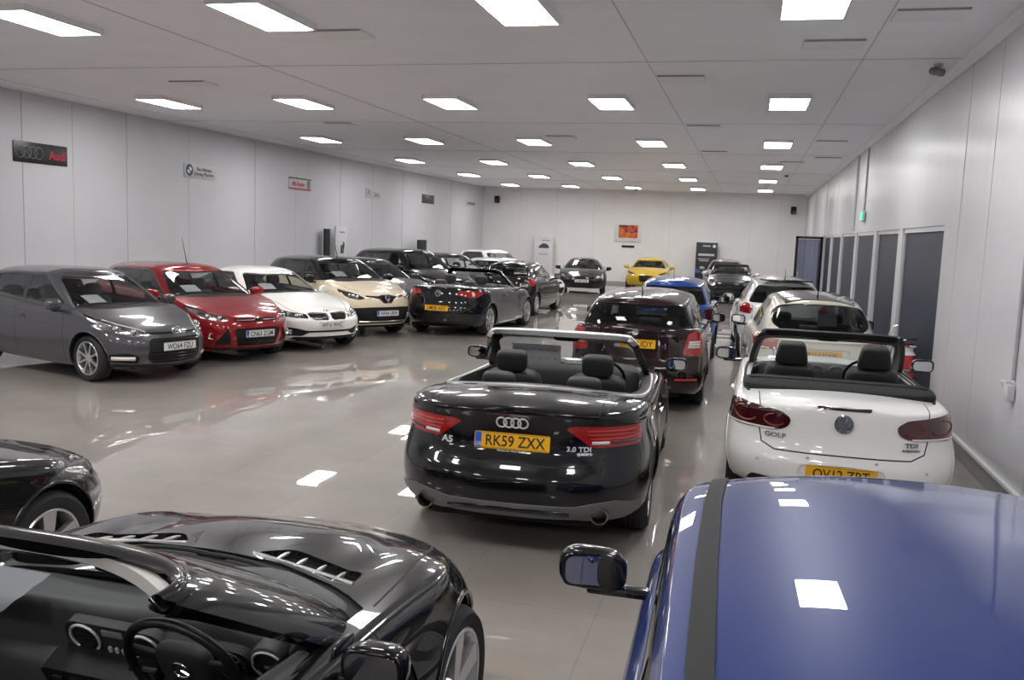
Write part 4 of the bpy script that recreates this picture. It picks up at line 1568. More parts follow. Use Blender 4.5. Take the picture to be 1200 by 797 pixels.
    c.mirrors(1.45, .985, 1.0, sz=(.15, .22, .14), m=M['gloss'])
    cock = [(1.7, .60), (2.0, .69), (2.6, .715), (3.0, .71), (3.15, .68), (3.2, .3)]
    edge = [(1.75, .745), (2.4, .765), (3.0, .765), (3.4, .755), (3.62, .72)]
    open_top(c, cock, None, None, edge, edge_m=M['trim'], header_m=mat('black_header_fabric', (.018, .018, .018), .5), frame_m=M['trim'], zhead=1.335)
    # folded canvas roof lying behind the rear seats
    def fold(v):
        v = v.copy()
        v.x -= .16 * (1 - (2 * abs(v.y) / 1.66) ** 2) * 0
        v.x += .05 * (2 * abs(v.y) / 1.66) ** 4
        if v.z > 0: v.z *= 1 - .5 * max(0., -v.x / .30)
        return v
    soft('folded_roof', (X(3.34), 0, .975), (.52, 1.54, .13), M['soft_top'], c.root, .32, 36, 14, fold)
    tube('folded_roof_seam', [(X(3.34), -.72, 1.036), (X(3.34), -.4, 1.041), (X(3.34), .4, 1.041), (X(3.34), .72, 1.036)], .006, M['soft_top'], c.root)
    c.seats(2.30, y=.36, w=.48, zc=.43, hb=.66, rear=None, tilt=16, hr=(.11, .27, .215), taper=.3)
    c.dash(1.62, .99, w=1.38, depth=.5, h=.34, wheel_q=1.98, wz=.92)
    for y in (.06, -.10):
        bm = bmesh.new()
        add_tube(bm, [(0, .075 * math.cos(2 * PI * k / 20), .045 * math.sin(2 * PI * k / 20)) for k in range(20)], .007, 6, True)
        obj('air_vent', bm, M['satin'], c.root, mw=Matrix.Translation((X(1.86), y * 1.2, .94)))
    bm = bmesh.new(); superbox(bm, (0, 0, 0), (.03, .24, .07), .5)
    obj('interior_mirror', bm, M['gloss'], c.root, mw=Matrix.Translation((X(2.05), 0, 1.29)))
    for y in (.36, -.36):
        soft('sun_visor', (X(2.16), y, 1.335), (.10, .36, .06), M['cabin'], c.root, .5)
    c.seam([(1.40, .24), (1.37, .70), (1.45, .93)], 'y', 'S')
    c.seam([(2.78, .93), (2.82, .62), (2.76, .30), (2.7, .22)], 'y', 'S')
    c.handles([2.55], .82)
    c.finish()
    return c

def cabrio_eos(loc, th, label):
    L, W, H = 4.407, 1.791, 1.443
    sp = gspec(L, W, H, .33, .90, 2.578, zl=.72, zc=.96, sc=1.22, sh=2.05, zrb=1.03, ztail=1.02, zbf=.95, zbr=1.0, aF=.75, aR=.62, nR=2.5)
    sp['g'] = dict(front_only=True, extra=1, sF=1.22, sR=3.5, tF=2.15, tR=3.3, aFb=.50, aFr=.22, nF=2.9,
                   zr=[(1, 1.40), (4, 1.40)], hwr=[(1, .64), (4, .62)], drop=.05, gi=.02, bulge=.02, bulgeF=.03, no_lining=True)
    P = paint('black_paint_hardtop_convertible', (.006, .006, .007), .0, .25)
    c = Car('convertible_car', label, sp, loc, th, P); set_mw(c)
    X = c.X
    tl = tail(c, rp([(.40, .90, .02), (.44, .955, .02), (.62, .985, .03), (.80, .97, .05), (.84, .90, .04), (.78, .83, .05), (.66, .82, .04), (.55, .865, .03), (.42, .87, .02)], .02), M['red'])
    for sg, t in zip((1, -1), tl):
        h = c.hit((-5, sg * .69, .90), (1, 0, 0))
        bm = bmesh.new(); add_lathe(bm, [(0, -.012), (.03, -.012), (.045, -.006), (.05, .004)], 20, 'x', Matrix.Translation(h[0]))
        obj('reversing_lamp', bm, M['clear_lamp'], t)
    def vw(bm):
        ring(bm, 0, 0, .062, .007)
        stroke(bm, [(-.028, .05), (0, -.002), (.028, .05)], .006)
        stroke(bm, [(-.054, .03), (-.026, -.048), (0, .0), (.026, -.048), (.054, .03)], .006)
    c.badge(False, .90, vw, lift=.010)
    c.seam([(0, .66), (.50, .66), (.60, .72), (.62, .83)], 'x', 'R', .01)
    c.plate('LM08 AEY', False, .60, band=False)
    c.arches(); c.wheels(8, 'twin', rr=.24, w=.225)
    c.mirrors(1.5, .98, 1.0, sz=(.15, .22, .14))
    cock = [(1.75, .60), (2.0, .68), (2.6, .71), (3.1, .71), (3.3, .66), (3.34, .3)]
    edge = [(1.8, .75), (2.4, .77), (3.0, .77), (3.4, .73), (3.56, .60), (3.62, .3), (3.63, 0)]
    open_top(c, cock, rp([(1.75, -.05), (1.75, .745), (3.3, .75, .3), (3.60, .55, .2), (3.64, -.05)], .02, 6), M['trim'], edge, header_m=M['gloss'], frame_m=M['gloss'])
    c.seats(2.38, y=.37, w=.48, zc=.44, hb=.60, rear=(3.0, .34, .5), m=mat('grey_leather', (.06, .06, .06), .5))
    c.dash(1.66, .99, w=1.38, depth=.5, h=.34, wheel_q=2.0, wz=.92)
    c.seam([(2.8, .93), (2.84, .62), (2.78, .30), (2.7, .22)], 'y', 'S')
    c.seam([(1.5, .93), (1.44, .62), (1.45, .30)], 'y', 'S')
    c.surf_tube('sill_trim', [(1.3 + .2 * k, .225) for k in range(9)], 'y', .014, M['satin'])
    c.handles([2.6], .82)
    c.finish()
    return c

def car_skoda(loc, th, label):
    L, W, H = 4.572, 1.769, 1.468
    sp = gspec(L, W, H, .325, .92, 2.578, zl=.74, zc=.98, sc=1.18, sh=1.98, sre=4.27, srb=4.46, zrb=1.08, ztail=1.09, zbf=.96, zbr=1.05, aF=.7, aR=.42, nR=3.2, whr=.615, aRb=.34, aRr=.30,
               hroof=[(1.98, 1.45), (2.5, 1.49), (3.5, 1.48), (4.27, 1.44)],
               fR=[(.19, .16), (.34, .03), (.46, .0), (.60, .01), (.66, .05), (.95, .07), (1.06, .075), (1.10, .11), (1.14, .2)])
    c = Car('hatchback_car', label, sp, loc, th, paint('black_maroon_paint', (.016, .005, .006), .2, .25)); set_mw(c)
    tl = tail(c, rp([(.615, .76, .01), (.60, .80, .01), (.66, 1.03, .02), (.76, 1.06, .03), (.83, .96, .02), (.85, .78, .02), (.80, .74, .02)], .015), M['red'], None, .008)
    for sg, t in zip((1, -1), tl):
        for z in (.86, .89, .92):
            rear_tube(c, sg * (.655 + (z - .86) * .2), sg * .79, z, .016, M['clear_lamp'], t, lift=.004)
    c.seam([(0, .60), (.56, .60), (.60, .70), (.60, .78), (.655, 1.03), (.66, 1.10)], 'x', 'R', .009)
    c.part('plate_recess', [('x', rp([(-.1, .79), (.33, .79), (.36, .84), (.36, .93), (.33, .96), (-.1, .965)], .02), 'R')], c.pm, push=-.02, rimd=-.02)
    c.plate('EF58 UDY', False, .875, lift=.004)
    c.text_on('OCTAVIA', .038, M['chrome'], -.42, .995, width=.20)
    c.badge(False, 1.02, lambda bm: [ring(bm, 0, 0, .036, .006), disc(bm, 0, 0, .03, .03, .003)])
    for sg in (1, -1):
        rear_tube(c, sg * .52, sg * .78, .45, .016, M['red'], c.root, lift=.002)
    c.wheels(5, 'wide')
    c.mirrors(1.62, .97, 1.02)
    c.handles([2.4, 3.3], .84)
    basics(c, [2.35, 3.25], 1.18, 4.42, doors=(1.45, 2.45, 3.4), cw=.20, v0R=.08, v1R=.95, kR=.88, glass_m=M['dark_glass'], aerial=(3.8, -.10, .22))
    return c

def car_ds(loc, th, label):
    L, W, H = 3.948, 1.735, 1.53
    P = paint('cream_white_paint', (.80, .75, .65), 0, .3)
    blk = paint('black_gloss_roof', (.02, .02, .02), 0, .2)
    sp = gspec(L, W, H, .318, .80, 2.464, zl=.80, zc=1.0, sc=.98, sh=1.68, sre=3.50, srb=3.88, zrb=1.0, ztail=.98, zbf=.96, zbr=.99, aR=.52, nR=2.5, whr=.56, aRb=.50, aRr=.36, fl=.035, roofdip=.06,
               fR=[(.19, .18), (.32, .05), (.46, .0), (.60, .01), (.70, .05), (.90, .09), (1.0, .11), (1.03, .14), (1.08, .2)])
    c = Car('hatchback_car', label, sp, loc, th, P); set_mw(c)
    tl = tail(c, rp([(.60, .84, .03), (.58, .90, .03), (.66, 1.01, .03), (.74, 1.02, .03), (.82, .95, .03), (.82, .84, .03), (.70, .80, .04)], .03), M['red'], rp([(3.60, .82), (3.58, .95), (3.75, .97), (3.8, .82)], .03), .014)
    for sg, t in zip((1, -1), tl):
        rear_tube(c, sg * .63, sg * .77, .83, .015, M['clear_lamp'], t, lift=.012)
    c.seam([(0, .56), (.52, .56), (.58, .70), (.58, .96)], 'x', 'R', .009)
    c.part('plate_recess', [('x', rp([(-.1, .70), (.34, .70), (.37, .76), (.34, .86), (-.1, .865)], .03), 'R')], P, push=-.02, rimd=-.02)
    c.plate('VN14 KWK', False, .78, band=False, lift=.004)
    c.part('bumper_trim', [('x', rp([(-.1, .27), (.70, .30), (.62, .42), (-.1, .42)], .03), 'R')], M['trim'], push=.004, rimd=.02)
    c.wheels(5, 'blade', M['gloss'])
    c.mirrors(1.40, .95, 1.0, m=M['gloss'], sz=(.16, .22, .15))
    g = c.c
    # the oval tailgate window with a broad black border
    oval = rp([(-.1, 1.03, 0), (.42, 1.035, .12), (.62, 1.15, .12), (.62, 1.28, .10), (.52, 1.385, .10), (.30, 1.415, .05), (-.1, 1.42, 0)], .1, 6)
    c.part('roof_panel', [('z', [(1.66, -.05), (1.70, .46), (2.0, .50), (3.0, .49), (3.38, .44), (3.42, -.05)], lambda f, q: f.normal.z > .5 and q.z > 1.3)], blk, 'g', 'both', push=.002, rimd=.01)
    basics(c, [2.15], .98, 3.86, doors=(1.25, 2.5), cw=.55, cwt=.30, glass_m=M['dark_glass'], roof_m=P, rpoly=oval, rear_m=glass('tinted_glass', (.24, .26, .27)), aerial=(3.1, -.08, .16))
    o = sheet('window_card', 'small white card with green and red print inside the cream hatchback rear window', c, 3.30, -.12, 1.20, w=.24, h=.17, tilt=-70, rot=0)
    return c

def car_hatch_rear(name, label, loc, th, pm, L=3.95, W=1.70, H=1.48, lamp=None, lampm=None, hi=False, res=.6, roof_m=None, spoiler=None, kR=.74, zt=1.02, whr=.56, lamp_side=None, platetxt=None, v0R=.1, v1R=.92, aerial=None, fl=.016, mirror_m=None, splits=None, band=True, side_m=None):
    sp = gspec(L, W, H, .31, .82, L - 1.45, zl=.78, zc=1.0, sc=1.0, sh=1.72, sre=L - .42, srb=L - .13, zrb=zt, ztail=zt, zbf=.96, zbr=zt, whr=whr, fl=fl)
    c = Car(name, label, sp, loc, th, pm, res); set_mw(c)
    if lamp: tail(c, lamp, lampm or M['red'], lamp_side, .006)
    c.seam([(0, .56), (.52, .56), (.60, .70), (.60, zt - .02)], 'x', 'R', .01)
    if platetxt: c.plate(platetxt, False, .72, band=band)
    c.part('bumper_trim', [('x', rp([(-.1, .27), (.66, .30), (.62, .38), (-.1, .38)], .03), 'R')], M['trim'], push=.004, rimd=.02)
    c.wheels(5, 'wide')
    c.mirrors(1.44, W / 2 + .09, 1.02, m=mirror_m, sz=(.16, .22, .15))
    basics(c, splits or [L * .52, L * .52 + .85], 1.0, L - .13, doors=(1.3, L * .54, L * .75), cw=.16, glass_m=side_m or M['dark_glass'], rear_m=side_m, roof_m=roof_m, kR=kR, v0R=v0R, v1R=v1R, hi=hi, aerial=aerial)
    if spoiler:
        def fn(v):
            v = v.copy(); v.x += .12 * (2 * abs(v.y) / 1.1) ** 2; return v
        soft('roof_spoiler', (c.X(L - .40), 0, H - .045), (.26, 1.0, .035), spoiler, c.root, .4, 24, 8, fn)
    return c

def car_front(name, label, loc, th, pm, L=4.3, W=1.8, H=1.46, zl=.78, zc=1.0, sc=1.05, sh=1.8, res=.6, lamp=None, grille=None, lower=None, platetxt=None, sre=None, srb=None, zrb=1.02, roof_m=None, whr=.58, r=.325, lampm=None, plz=.48, hroof=None, splits=None, mirror_m=None, fl=.016, zbf=None, nose=None, aF=.72, kF=.8, ztail=None, drop=.075, wheel=(5, 'wide'), aerial=None, band=False, cw=.16):
    sp = gspec(L, W, H, r, .86, L - 1.68, zl=zl, zc=zc, sc=sc, sh=sh, sre=sre, srb=srb, zrb=zrb, ztail=ztail, zbf=zbf or zc - .03, zbr=zrb, whr=whr, hroof=hroof, fl=fl, fF=nose, aF=aF, drop=drop)
    c = Car(name, label, sp, loc, th, pm, res); set_mw(c)
    if lamp: c.lamp('headlight', [('x', lamp, lambda f, q: q.x > .6 and f.normal.x > .03)], M['lens'], lampm or M['bowl'], [], .03)
    if grille: fpart(c, 'grille', grille, M['trim'], -.012, .02)
    if lower: fpart(c, 'lower_grille', lower, M['trim'], -.016, .02)
    if platetxt: c.plate(platetxt, True, plz, band=band)
    c.wheels(*wheel)
    c.mirrors(sc + .48, W / 2 + .085, zc + .02, m=mirror_m, sz=(.16, .22, .14))
    basics(c, splits or [L * .52, L * .52 + .88], sc, srb or L - .16, doors=(sc + .32, L * .54, L * .75), cw=cw, roof_m=roof_m, hi=False, kF=kF, aerial=aerial)
    return c

def cabrio_far(loc, th, label):
    L, W, H = 3.85, 1.70, 1.41
    sp = gspec(L, W, H, .315, .80, 2.467, zl=.78, zc=.98, sc=1.05, sh=1.8, zrb=1.02, zbf=.95, zbr=.98, aF=.6)
    sp['g'] = dict(front_only=True, extra=1, sF=1.05, sR=3.2, tF=1.62, tR=3.0, aFb=.42, aFr=.22, nF=2.9,
                   zr=[(1, 1.40), (4, 1.40)], hwr=[(1, .62), (4, .62)], drop=.05, gi=.02, bulge=.02, bulgeF=.03, no_lining=True)
    c = Car('convertible_car', label, sp, loc, th, paint('dark_paint_small_convertible', (.012, .013, .016), .2, .25), .7); set_mw(c)
    X = c.X
    c.lamp('headlight', [('x', ell(.60, .70, .12, .10, 20), lambda f, q: q.x > .6 and f.normal.x > .03)], M['lens'], M['bowl'], [], .03)
    fpart(c, 'grille', rp([(-.1, .50), (.40, .50), (.46, .60), (.34, .66), (-.1, .66)], .05), M['trim'], -.014, .02)
    fpart(c, 'lower_grille', rp([(-.1, .26), (.50, .26), (.54, .38), (-.1, .38)], .03), M['trim'], -.014, .02)
    c.arches(); c.wheels(5, 'wide', hi=False)
    c.mirrors(1.42, .93, 1.0, m=M['satin'])
    open_top(c, [(1.5, .58), (1.8, .66), (2.4, .68), (2.8, .66), (2.9, .3)], header_m=M['gloss'], frame_m=M['gloss'])
    c.seats(2.1, y=.34, w=.46, zc=.42, hb=.6)
    c.dash(1.46, .98, w=1.3, depth=.45, h=.3, wheel_q=1.75, wz=.9)
    soft('folded_roof', (X(3.05), 0, 1.0), (.5, 1.3, .22), M['soft_top'], c.root, .4, 24, 10)
    c.finish()
    return c
def roadster(loc, th, label):
    L, W, H = 4.535, 1.827, 1.298
    win = lambda q, a, b, w: 1 / (1 + np.exp(-(q - a) / w)) / (1 + np.exp((q - b) / w))
    def dome(q, y, yc):
        f = float(win(q, .28, 1.25, .09))
        r = .030 * math.exp(-((y - .68) / .09) ** 2) - .012 * math.exp(-((y - .50) / .10) ** 2)
        return f * r * (1 if yc > .55 else (yc / .55) ** 3)
    sp = spec_base(L, W, H, .335, .82, 2.56,
        zb=[(0, .20), (.5, .17), (2.3, .16), (4.1, .22), (L, .30)],
        zt=[(0, .66), (.15, .755), (.5, .845), (.9, .88), (1.35, .905), (1.8, .915), (2.6, .925), (3.6, .95), (4.2, .95), (L, .93)],
        crown=[(0, .0), (.25, .03), (.7, .045), (1.2, .06), (1.5, .08), (1.9, .03), (3.2, .05), (L, .03)],
        hw=[(0, .77), (.4, .86), (.82, .898), (1.3, .890), (2.0, .888), (3.0, .905), (3.6, .91), (4.1, .87), (L, .80)],
        fF=[(.17, .12), (.3, .05), (.42, .0), (.56, .0), (.66, .04), (.72, .10), (.77, .22)],
        fR=[(.22, .22), (.36, .03), (.48, .0), (.60, .015), (.80, .08), (.95, .10), (1.0, .2)],
        ins=[(0, .11), (.06, .05), (.16, .018), (.35, .0), (.52, .0), (.68, .014), (.80, .028), (.88, .032), (.94, .045), (.975, .06), (1, .10)],
        aF=.86, nF=2.15, aR=.62, nR=2.5, dome=dome)
    sp['bulge'] = [lambda s, q, z: .020 * np.exp(-((q - .82) / .40) ** 2) * np.exp(-((z - .58) / .2) ** 2),
                   lambda s, q, z: .020 * np.exp(-((q - 3.38) / .42) ** 2) * np.exp(-((z - .60) / .22) ** 2)]
    sp['g'] = dict(front_only=True, extra=1, sF=1.22, sR=3.3, tF=1.98, tR=3.0, aFb=.45, aFr=.30, nF=2.5,
                   zr=[(1, 1.29), (4, 1.29)], hwr=[(1, .61), (4, .60)], drop=.04, gi=.015, bulge=.02, bulgeF=.03, no_lining=True)
    P = paint('black_paint_roadster', (.006, .006, .007), 0, .22)
    c = Car('convertible_car', label, sp, loc, th, P, 1.5); set_mw(c)
    X = c.X
    # twin oval lamps
    fl = lambda f, q: q.x > 1.4 and f.normal.x > .03
    c.lamp('headlight', [('x', ell(.60, .70, .125, .11, 26), fl)], M['lens'], M['bowl_dark'], [], .04)
    c.lamp('headlight', [('x', ell(.375, .645, .085, .08, 22), fl)], M['lens'], M['bowl_dark'], [], .035)
    fpart(c, 'grille', rp([(-.1, .39), (.20, .40), (.25, .47), (.22, .55), (-.1, .57)], .05), M['gloss'], -.02, .03)
    bars(c, 'grille_bars', [(-.22, .22, z) for z in (.43, .47, .51)], M['chrome'], .007, lift=-.004)
    fpart(c, 'lower_grille', rp([(-.1, .22), (.55, .23), (.60, .32), (-.1, .34)], .04), M['trim'], -.02, .02)
    # bonnet seam from the cowl to the lamps
    c.seam([(1.40, .755), (1.1, .735), (.8, .70), (.5, .63), (.30, .50), (.2, .30)], 'z', 'T', .008)
    c.seam([(1.56, .90), (1.50, .70), (1.42, .55), (1.40, .24)], 'y', 'S')
    c.seam([(2.85, .91), (2.9, .62), (2.84, .30), (2.75, .22)], 'y', 'S')
    # bonnet vents with bright fins
    vent = rp([(1.175, .15), (1.06, .25), (1.155, .60), (1.285, .62)], .04)
    vp = c.part('bonnet_vent', [('z', vent, 'T')], M['trim'], side='LR', push=-.035, rimd=-.035)
    for sg, o in zip((1, -1), vp):
        for k in range(4):
            y = .25 + .092 * k
            s0, s1 = 1.115 + .022 * k, 1.185 + .028 * k
            pts = []
            for i in range(6):
                q = s0 - .02 + (s1 - s0 + .06) * i / 5
                h = c.hit((X(q), sg * (y + .012 * (i / 5)), 3), (0, 0, -1))
                pts.append(h[0] + Vector((0, 0, -.004)))
            bm = bmesh.new(); add_tube(bm, pts, [.003, .008, .009, .008, .006, .003], 8)
            obj('vent_fin', bm, M['satin'], o)
    bar_ = [(1.19, .15), (1.235, .40), (1.29, .62)]
    c.surf_tube('vent_trim', bar_, 'z', .007, M['satin'], lift=.0)
    # cowl
    c.part('cowl_panel', [('z', [(1.235, -.05), (1.25, .3), (1.33, .55), (1.44, .735), (1.62, .735), (1.55, .5), (1.50, -.05)], 'T')], M['trim'], push=-.012, rimd=-.012)
    for y0, y1 in ((.55, -.10), (.02, -.62)):
        pts = []
        for k in range(9):
            y = y0 + (y1 - y0) * k / 8
            pts.append((X(1.30 + .20 * (y / .7) ** 2), y, .955 + .012 * math.sin(PI * k / 8) - .07 * (y / .7) ** 2))
        tube('wiper', pts, .008, M['trim'], c.root, 6)
    # side gill behind the front wheel
    gl = rp([(1.30, .60), (1.50, .64), (1.50, .70), (1.34, .70)], .02)
    c.part('side_vent', [('y', gl, 'S')], M['trim'], side='LR', push=-.01, rimd=-.01)
    c.arches(.385)
    c.wheels(5, 'wide', rr=.245, w=.25)
    # cockpit
    cock = [(1.62, .58), (1.85, .685), (2.3, .70), (2.75, .70), (3.0, .66), (3.05, .3)]
    edge = [(1.75, .745), (2.2, .752), (2.7, .755), (3.1, .74)]
    open_top(c, cock, None, None, edge, edge_m=M['gloss'], header_m=P, frame_m=P, zhead=1.235, fz=.26, frame_t=.05)
    leather = mat('dark_grey_leather', (.055, .055, .057), .5, bump=.25, bscale=300)
    # pale trim along the inner header and a dark visor panel
    pts = []
    for k in range(21):
        t = -1 + 2 * k / 20
        pts.append((X(2.055 + .17 * abs(t) ** 2.4), .555 * t, 1.232 - .018 * abs(t) ** 2))
    bm = bmesh.new()
    for a, b in zip(pts, pts[1:]):
        pass
    rings_ = []
    for p in pts:
        sec = [(-.012, .020), (.030, .020), (.044, .0), (.036, -.020), (.0, -.026), (-.02, -.012)]
        rings_.append([bm.verts.new((p[0] + dx, p[1], p[2] + dz)) for dx, dz in sec])
    for a, b in zip(rings_, rings_[1:]):
        for i in range(6): bm.faces.new((a[i], a[(i + 1) % 6], b[(i + 1) % 6], b[i]))
    bm.faces.new(rings_[0]); bm.faces.new(rings_[-1][::-1])
    obj('header_lining', bm, M['lining'], c.root)
    for sg in (1, -1):
        tube('pillar_trim', [(X(2.18), sg * .56, 1.215), (X(1.98), sg * .615, 1.10), (X(1.80), sg * .665, .99)], [.03, .026, .022], mat('grey_pillar_trim', (.12, .12, .12), .6), c.root)
    bm = bmesh.new(); superbox(bm, (0, 0, 0), (.035, .22, .065), .5)
    obj('interior_mirror', bm, M['gloss'], c.root, mw=Matrix.Translation((X(2.02), .02, 1.20)) @ Matrix.Rotation(D(15), 4, 'Z'))
    for y in (.34, -.34):
        soft('sun_visor', (X(2.06), y, 1.215), (.07, .30, .03), M['gloss'], c.root, .5)
    # dashboard
    def dfn(v):
        v = v.copy()
        a = abs(v.y) / .70
        v.x -= .05 * a ** 2
        hump = math.exp(-((v.y + .37) / .20) ** 2)
        if v.z > 0: v.z += .045 * hump
        return v
    dash = soft('dashboard', (X(1.55), 0, .815), (.44, 1.42, .25), leather, c.root, .32, 48, 16, dfn)
    soft('lower_dashboard', (X(1.66), 0, .62), (.34, 1.38, .30), leather, c.root, .4, 30, 12)
    R = Matrix.Rotation(D(-22), 4, 'Y')
    base = Matrix.Translation((X(1.83), -.055, .85)) @ R
    # centre vent panel: local z,y plane facing the rear
    fr_ = base @ Matrix(((0, 0, -1, 0), (-1, 0, 0, 0), (0, 1, 0, 0), (0, 0, 0, 1)))
    vp_ = prism('vent_panel', rp([(-.185, -.062), (.185, -.062), (.20, 0), (.17, .065), (-.17, .065), (-.20, 0)], .05), -.03, .004, M['cabin'], c.root, mw=fr_)
    for x in (-.115, .115):
        bm = bmesh.new(); ring(bm, 0, 0, .055, .0055)
        o = obj('vent_ring', bm, M['silver'], vp_, mw=Matrix.Translation((x, 0, .004)))
        bm = bmesh.new(); disc(bm, 0, 0, .052, .052, .003)
        obj('vent_bowl', bm, M['gap'], o)
        bm = bmesh.new()
        for k in range(5): add_box(bm, (0, -.034 + .017 * k, .006), (.085 - .02 * abs(k - 2), .003, .006))
        obj('vent_slat', bm, M['trim'], o)
    bm = bmesh.new()
    for k in range(3): add_box(bm, (-.026 + .026 * k, -.035, .008), (.013, .034, .010), .004)
    obj('silver_switch', bm, M['silver'], vp_)
    bm = bmesh.new(); add_box(bm, (0, .038, .006), (.08, .026, .008), .004)
    obj('hazard_switch', bm, mat('grey_switch', (.25, .25, .25), .4), vp_)
    con = Matrix.Translation((X(1.87), -.02, .69)) @ Matrix.Rotation(D(-28), 4, 'Y') @ Matrix(((0, 0, -1, 0), (-1, 0, 0, 0), (0, 1, 0, 0), (0, 0, 0, 1)))
    cs = prism('centre_console', rp([(-.19, -.16), (.19, -.16), (.20, .085), (-.20, .085)], .03), -.10, .0, M['trim'], c.root, mw=con)
    prism('console_screen', rp([(-.095, -.07), (.095, -.07), (.095, .055), (-.095, .055)], .008), 0, .006, mat('dark_screen', (.02, .02, .022), .15), cs)
    for sg in (1, -1):
        for k in range(5):
            bm = bmesh.new(); add_box(bm, (0, 0, 0), (.04, .018, .008), .003)
            obj('console_button', bm, M['cabin'], cs, mw=Matrix.Translation((sg * .135, -.07 + .03 * k, .004)))
    for sg in (1, -1):
        bm = bmesh.new(); add_lathe(bm, [(0, .016), (.016, .014), (.019, 0)], 16, 'z')
        obj('console_knob', bm, M['gloss'], cs, mw=Matrix.Translation((sg * .135, -.115, 0)))
    # round vents at the dash ends
    for sg in (1, -1):
        o = empty('air_vent', (X(1.775), sg * .635, .855), 0, c.root)
        o.matrix_local = Matrix.Translation((X(1.81), sg * .60, .86)) @ R @ Matrix(((0, 0, -1, 0), (-1, 0, 0, 0), (0, 1, 0, 0), (0, 0, 0, 1)))
        bm = bmesh.new(); add_lathe(bm, [(.068, -.05), (.070, .0), (.062, .006), (.058, .0)], 28, 'z')
        obj('vent_housing', bm, leather, o)
        bm = bmesh.new(); ring(bm, 0, 0, .057, .0045)
        obj('vent_ring', bm, M['silver'], o, mw=Matrix.Translation((0, 0, .003)))
        bm = bmesh.new(); disc(bm, 0, 0, .055, .055, .002); add_box(bm, (0, .0, .006), (.09, .008, .008), .002)
        obj('vent_bowl', bm, M['gap'], o)
        bm = bmesh.new(); add_box(bm, (0, 0, .012), (.028, .009, .006), .002)
        obj('vent_tab', bm, M['satin'], o)
    # instrument binnacle with two dials
    bn = Matrix.Translation((X(1.80), -.37, .845)) @ Matrix.Rotation(D(-26), 4, 'Y') @ Matrix(((0, 0, -1, 0), (-1, 0, 0, 0), (0, 1, 0, 0), (0, 0, 0, 1)))
    bi = prism('instrument_panel', rp([(-.20, -.08), (.20, -.08), (.17, .06), (-.17, .06)], .06), -.02, .012, M['gap'], c.root, mw=bn)
    for x in (-.085, .085):
        bm = bmesh.new(); ring(bm, 0, 0, .062, .003)
        for k in range(12):
            a = 2 * PI * k / 12
            stroke(bm, [(.050 * math.cos(a), .050 * math.sin(a)), (.058 * math.cos(a), .058 * math.sin(a))], .0012)
        o = obj('dial', bm, M['alloy_dark'], bi, mw=Matrix.Translation((x, -.005, .012)))
        bm = bmesh.new(); stroke(bm, [(-.01, -.006), (.045, .028)], .0022)
        obj('needle', bm, M['paper'], o)
    # steering wheel
    sw = empty('steering_wheel', (0, 0, 0), 0, c.root)
    sw.matrix_local = Matrix.Translation((X(1.94), -.385, .875)) @ Matrix.Rotation(D(-24), 4, 'Y') @ Matrix(((0, 0, -1, 0), (-1, 0, 0, 0), (0, 1, 0, 0), (0, 0, 0, 1)))
    bm = bmesh.new(); add_tube(bm, [(.185 * math.cos(2 * PI * k / 48), .185 * math.sin(2 * PI * k / 48), 0) for k in range(48)], .0155, 12, True)
    obj('wheel_rim', bm, mat('black_steering_leather', (.014, .014, .014), .32), sw)
    bm = bmesh.new(); superbox(bm, (0, -.005, -.02), (.19, .16, .055), .55, 28, 12)
    hub = obj('wheel_hub', bm, M['cabin'], sw)
    bm = bmesh.new()
    for a in (D(8), D(172), D(248), D(292)):
        add_box(bm, (0, 0, 0), (.11, .042, .018), .007, rot=Matrix.Rotation(a, 4, 'Z') @ Matrix.Translation((.125, 0, -.012)))
    obj('wheel_spoke', bm, M['trim'], sw)
    bm = bmesh.new(); ring(bm, 0, 0, .030, .003)
    for k in range(3):
        a = PI / 2 + k * 2 * PI / 3
        stroke(bm, [(0, 0), (.028 * math.cos(a), .028 * math.sin(a))], .003)
    obj('star_badge', bm, M['chrome'], hub, mw=Matrix.Translation((0, .0, .008)))
    tube('column_stalk', [(X(1.90), -.26, .82), (X(1.92), -.18, .83)], .010, M['trim'], c.root)
    c.seats(2.55, y=.37, w=.52, zc=.34, hb=.66, tilt=16, m=leather)
    # doors' upper padding and mirror
    for sg in (1, -1):
        tube('door_padding', [(X(1.82), sg * .72, .885), (X(2.1), sg * .725, .915), (X(2.6), sg * .725, .925), (X(2.95), sg * .71, .935)], .045, leather, c.root, 12)
        soft('mirror_triangle', (X(1.72), sg * .80, .915), (.14, .02, .05), M['gloss'], c.root, .6)
    c.mirrors(1.83, .955, .925, m=P, sz=(.17, .21, .13), e=.7)
    f = c.frame_at((5, 0, .60), (-1, 0, 0), .006)
    if f:
        bm = bmesh.new(); ring(bm, 0, 0, .045, .005)
        obj('badge', bm, M['chrome'], c.root, mw=f)
    c.finish()
    # card lying on the dashboard
    o = sheet('price_card', 'large pale grey card on the passenger side of the black roadster dashboard', c, 1.90, .42, .985, w=.34, h=.25, tilt=-10, rot=4, m=mat('grey_card', (.42, .43, .46), .6))
    return c

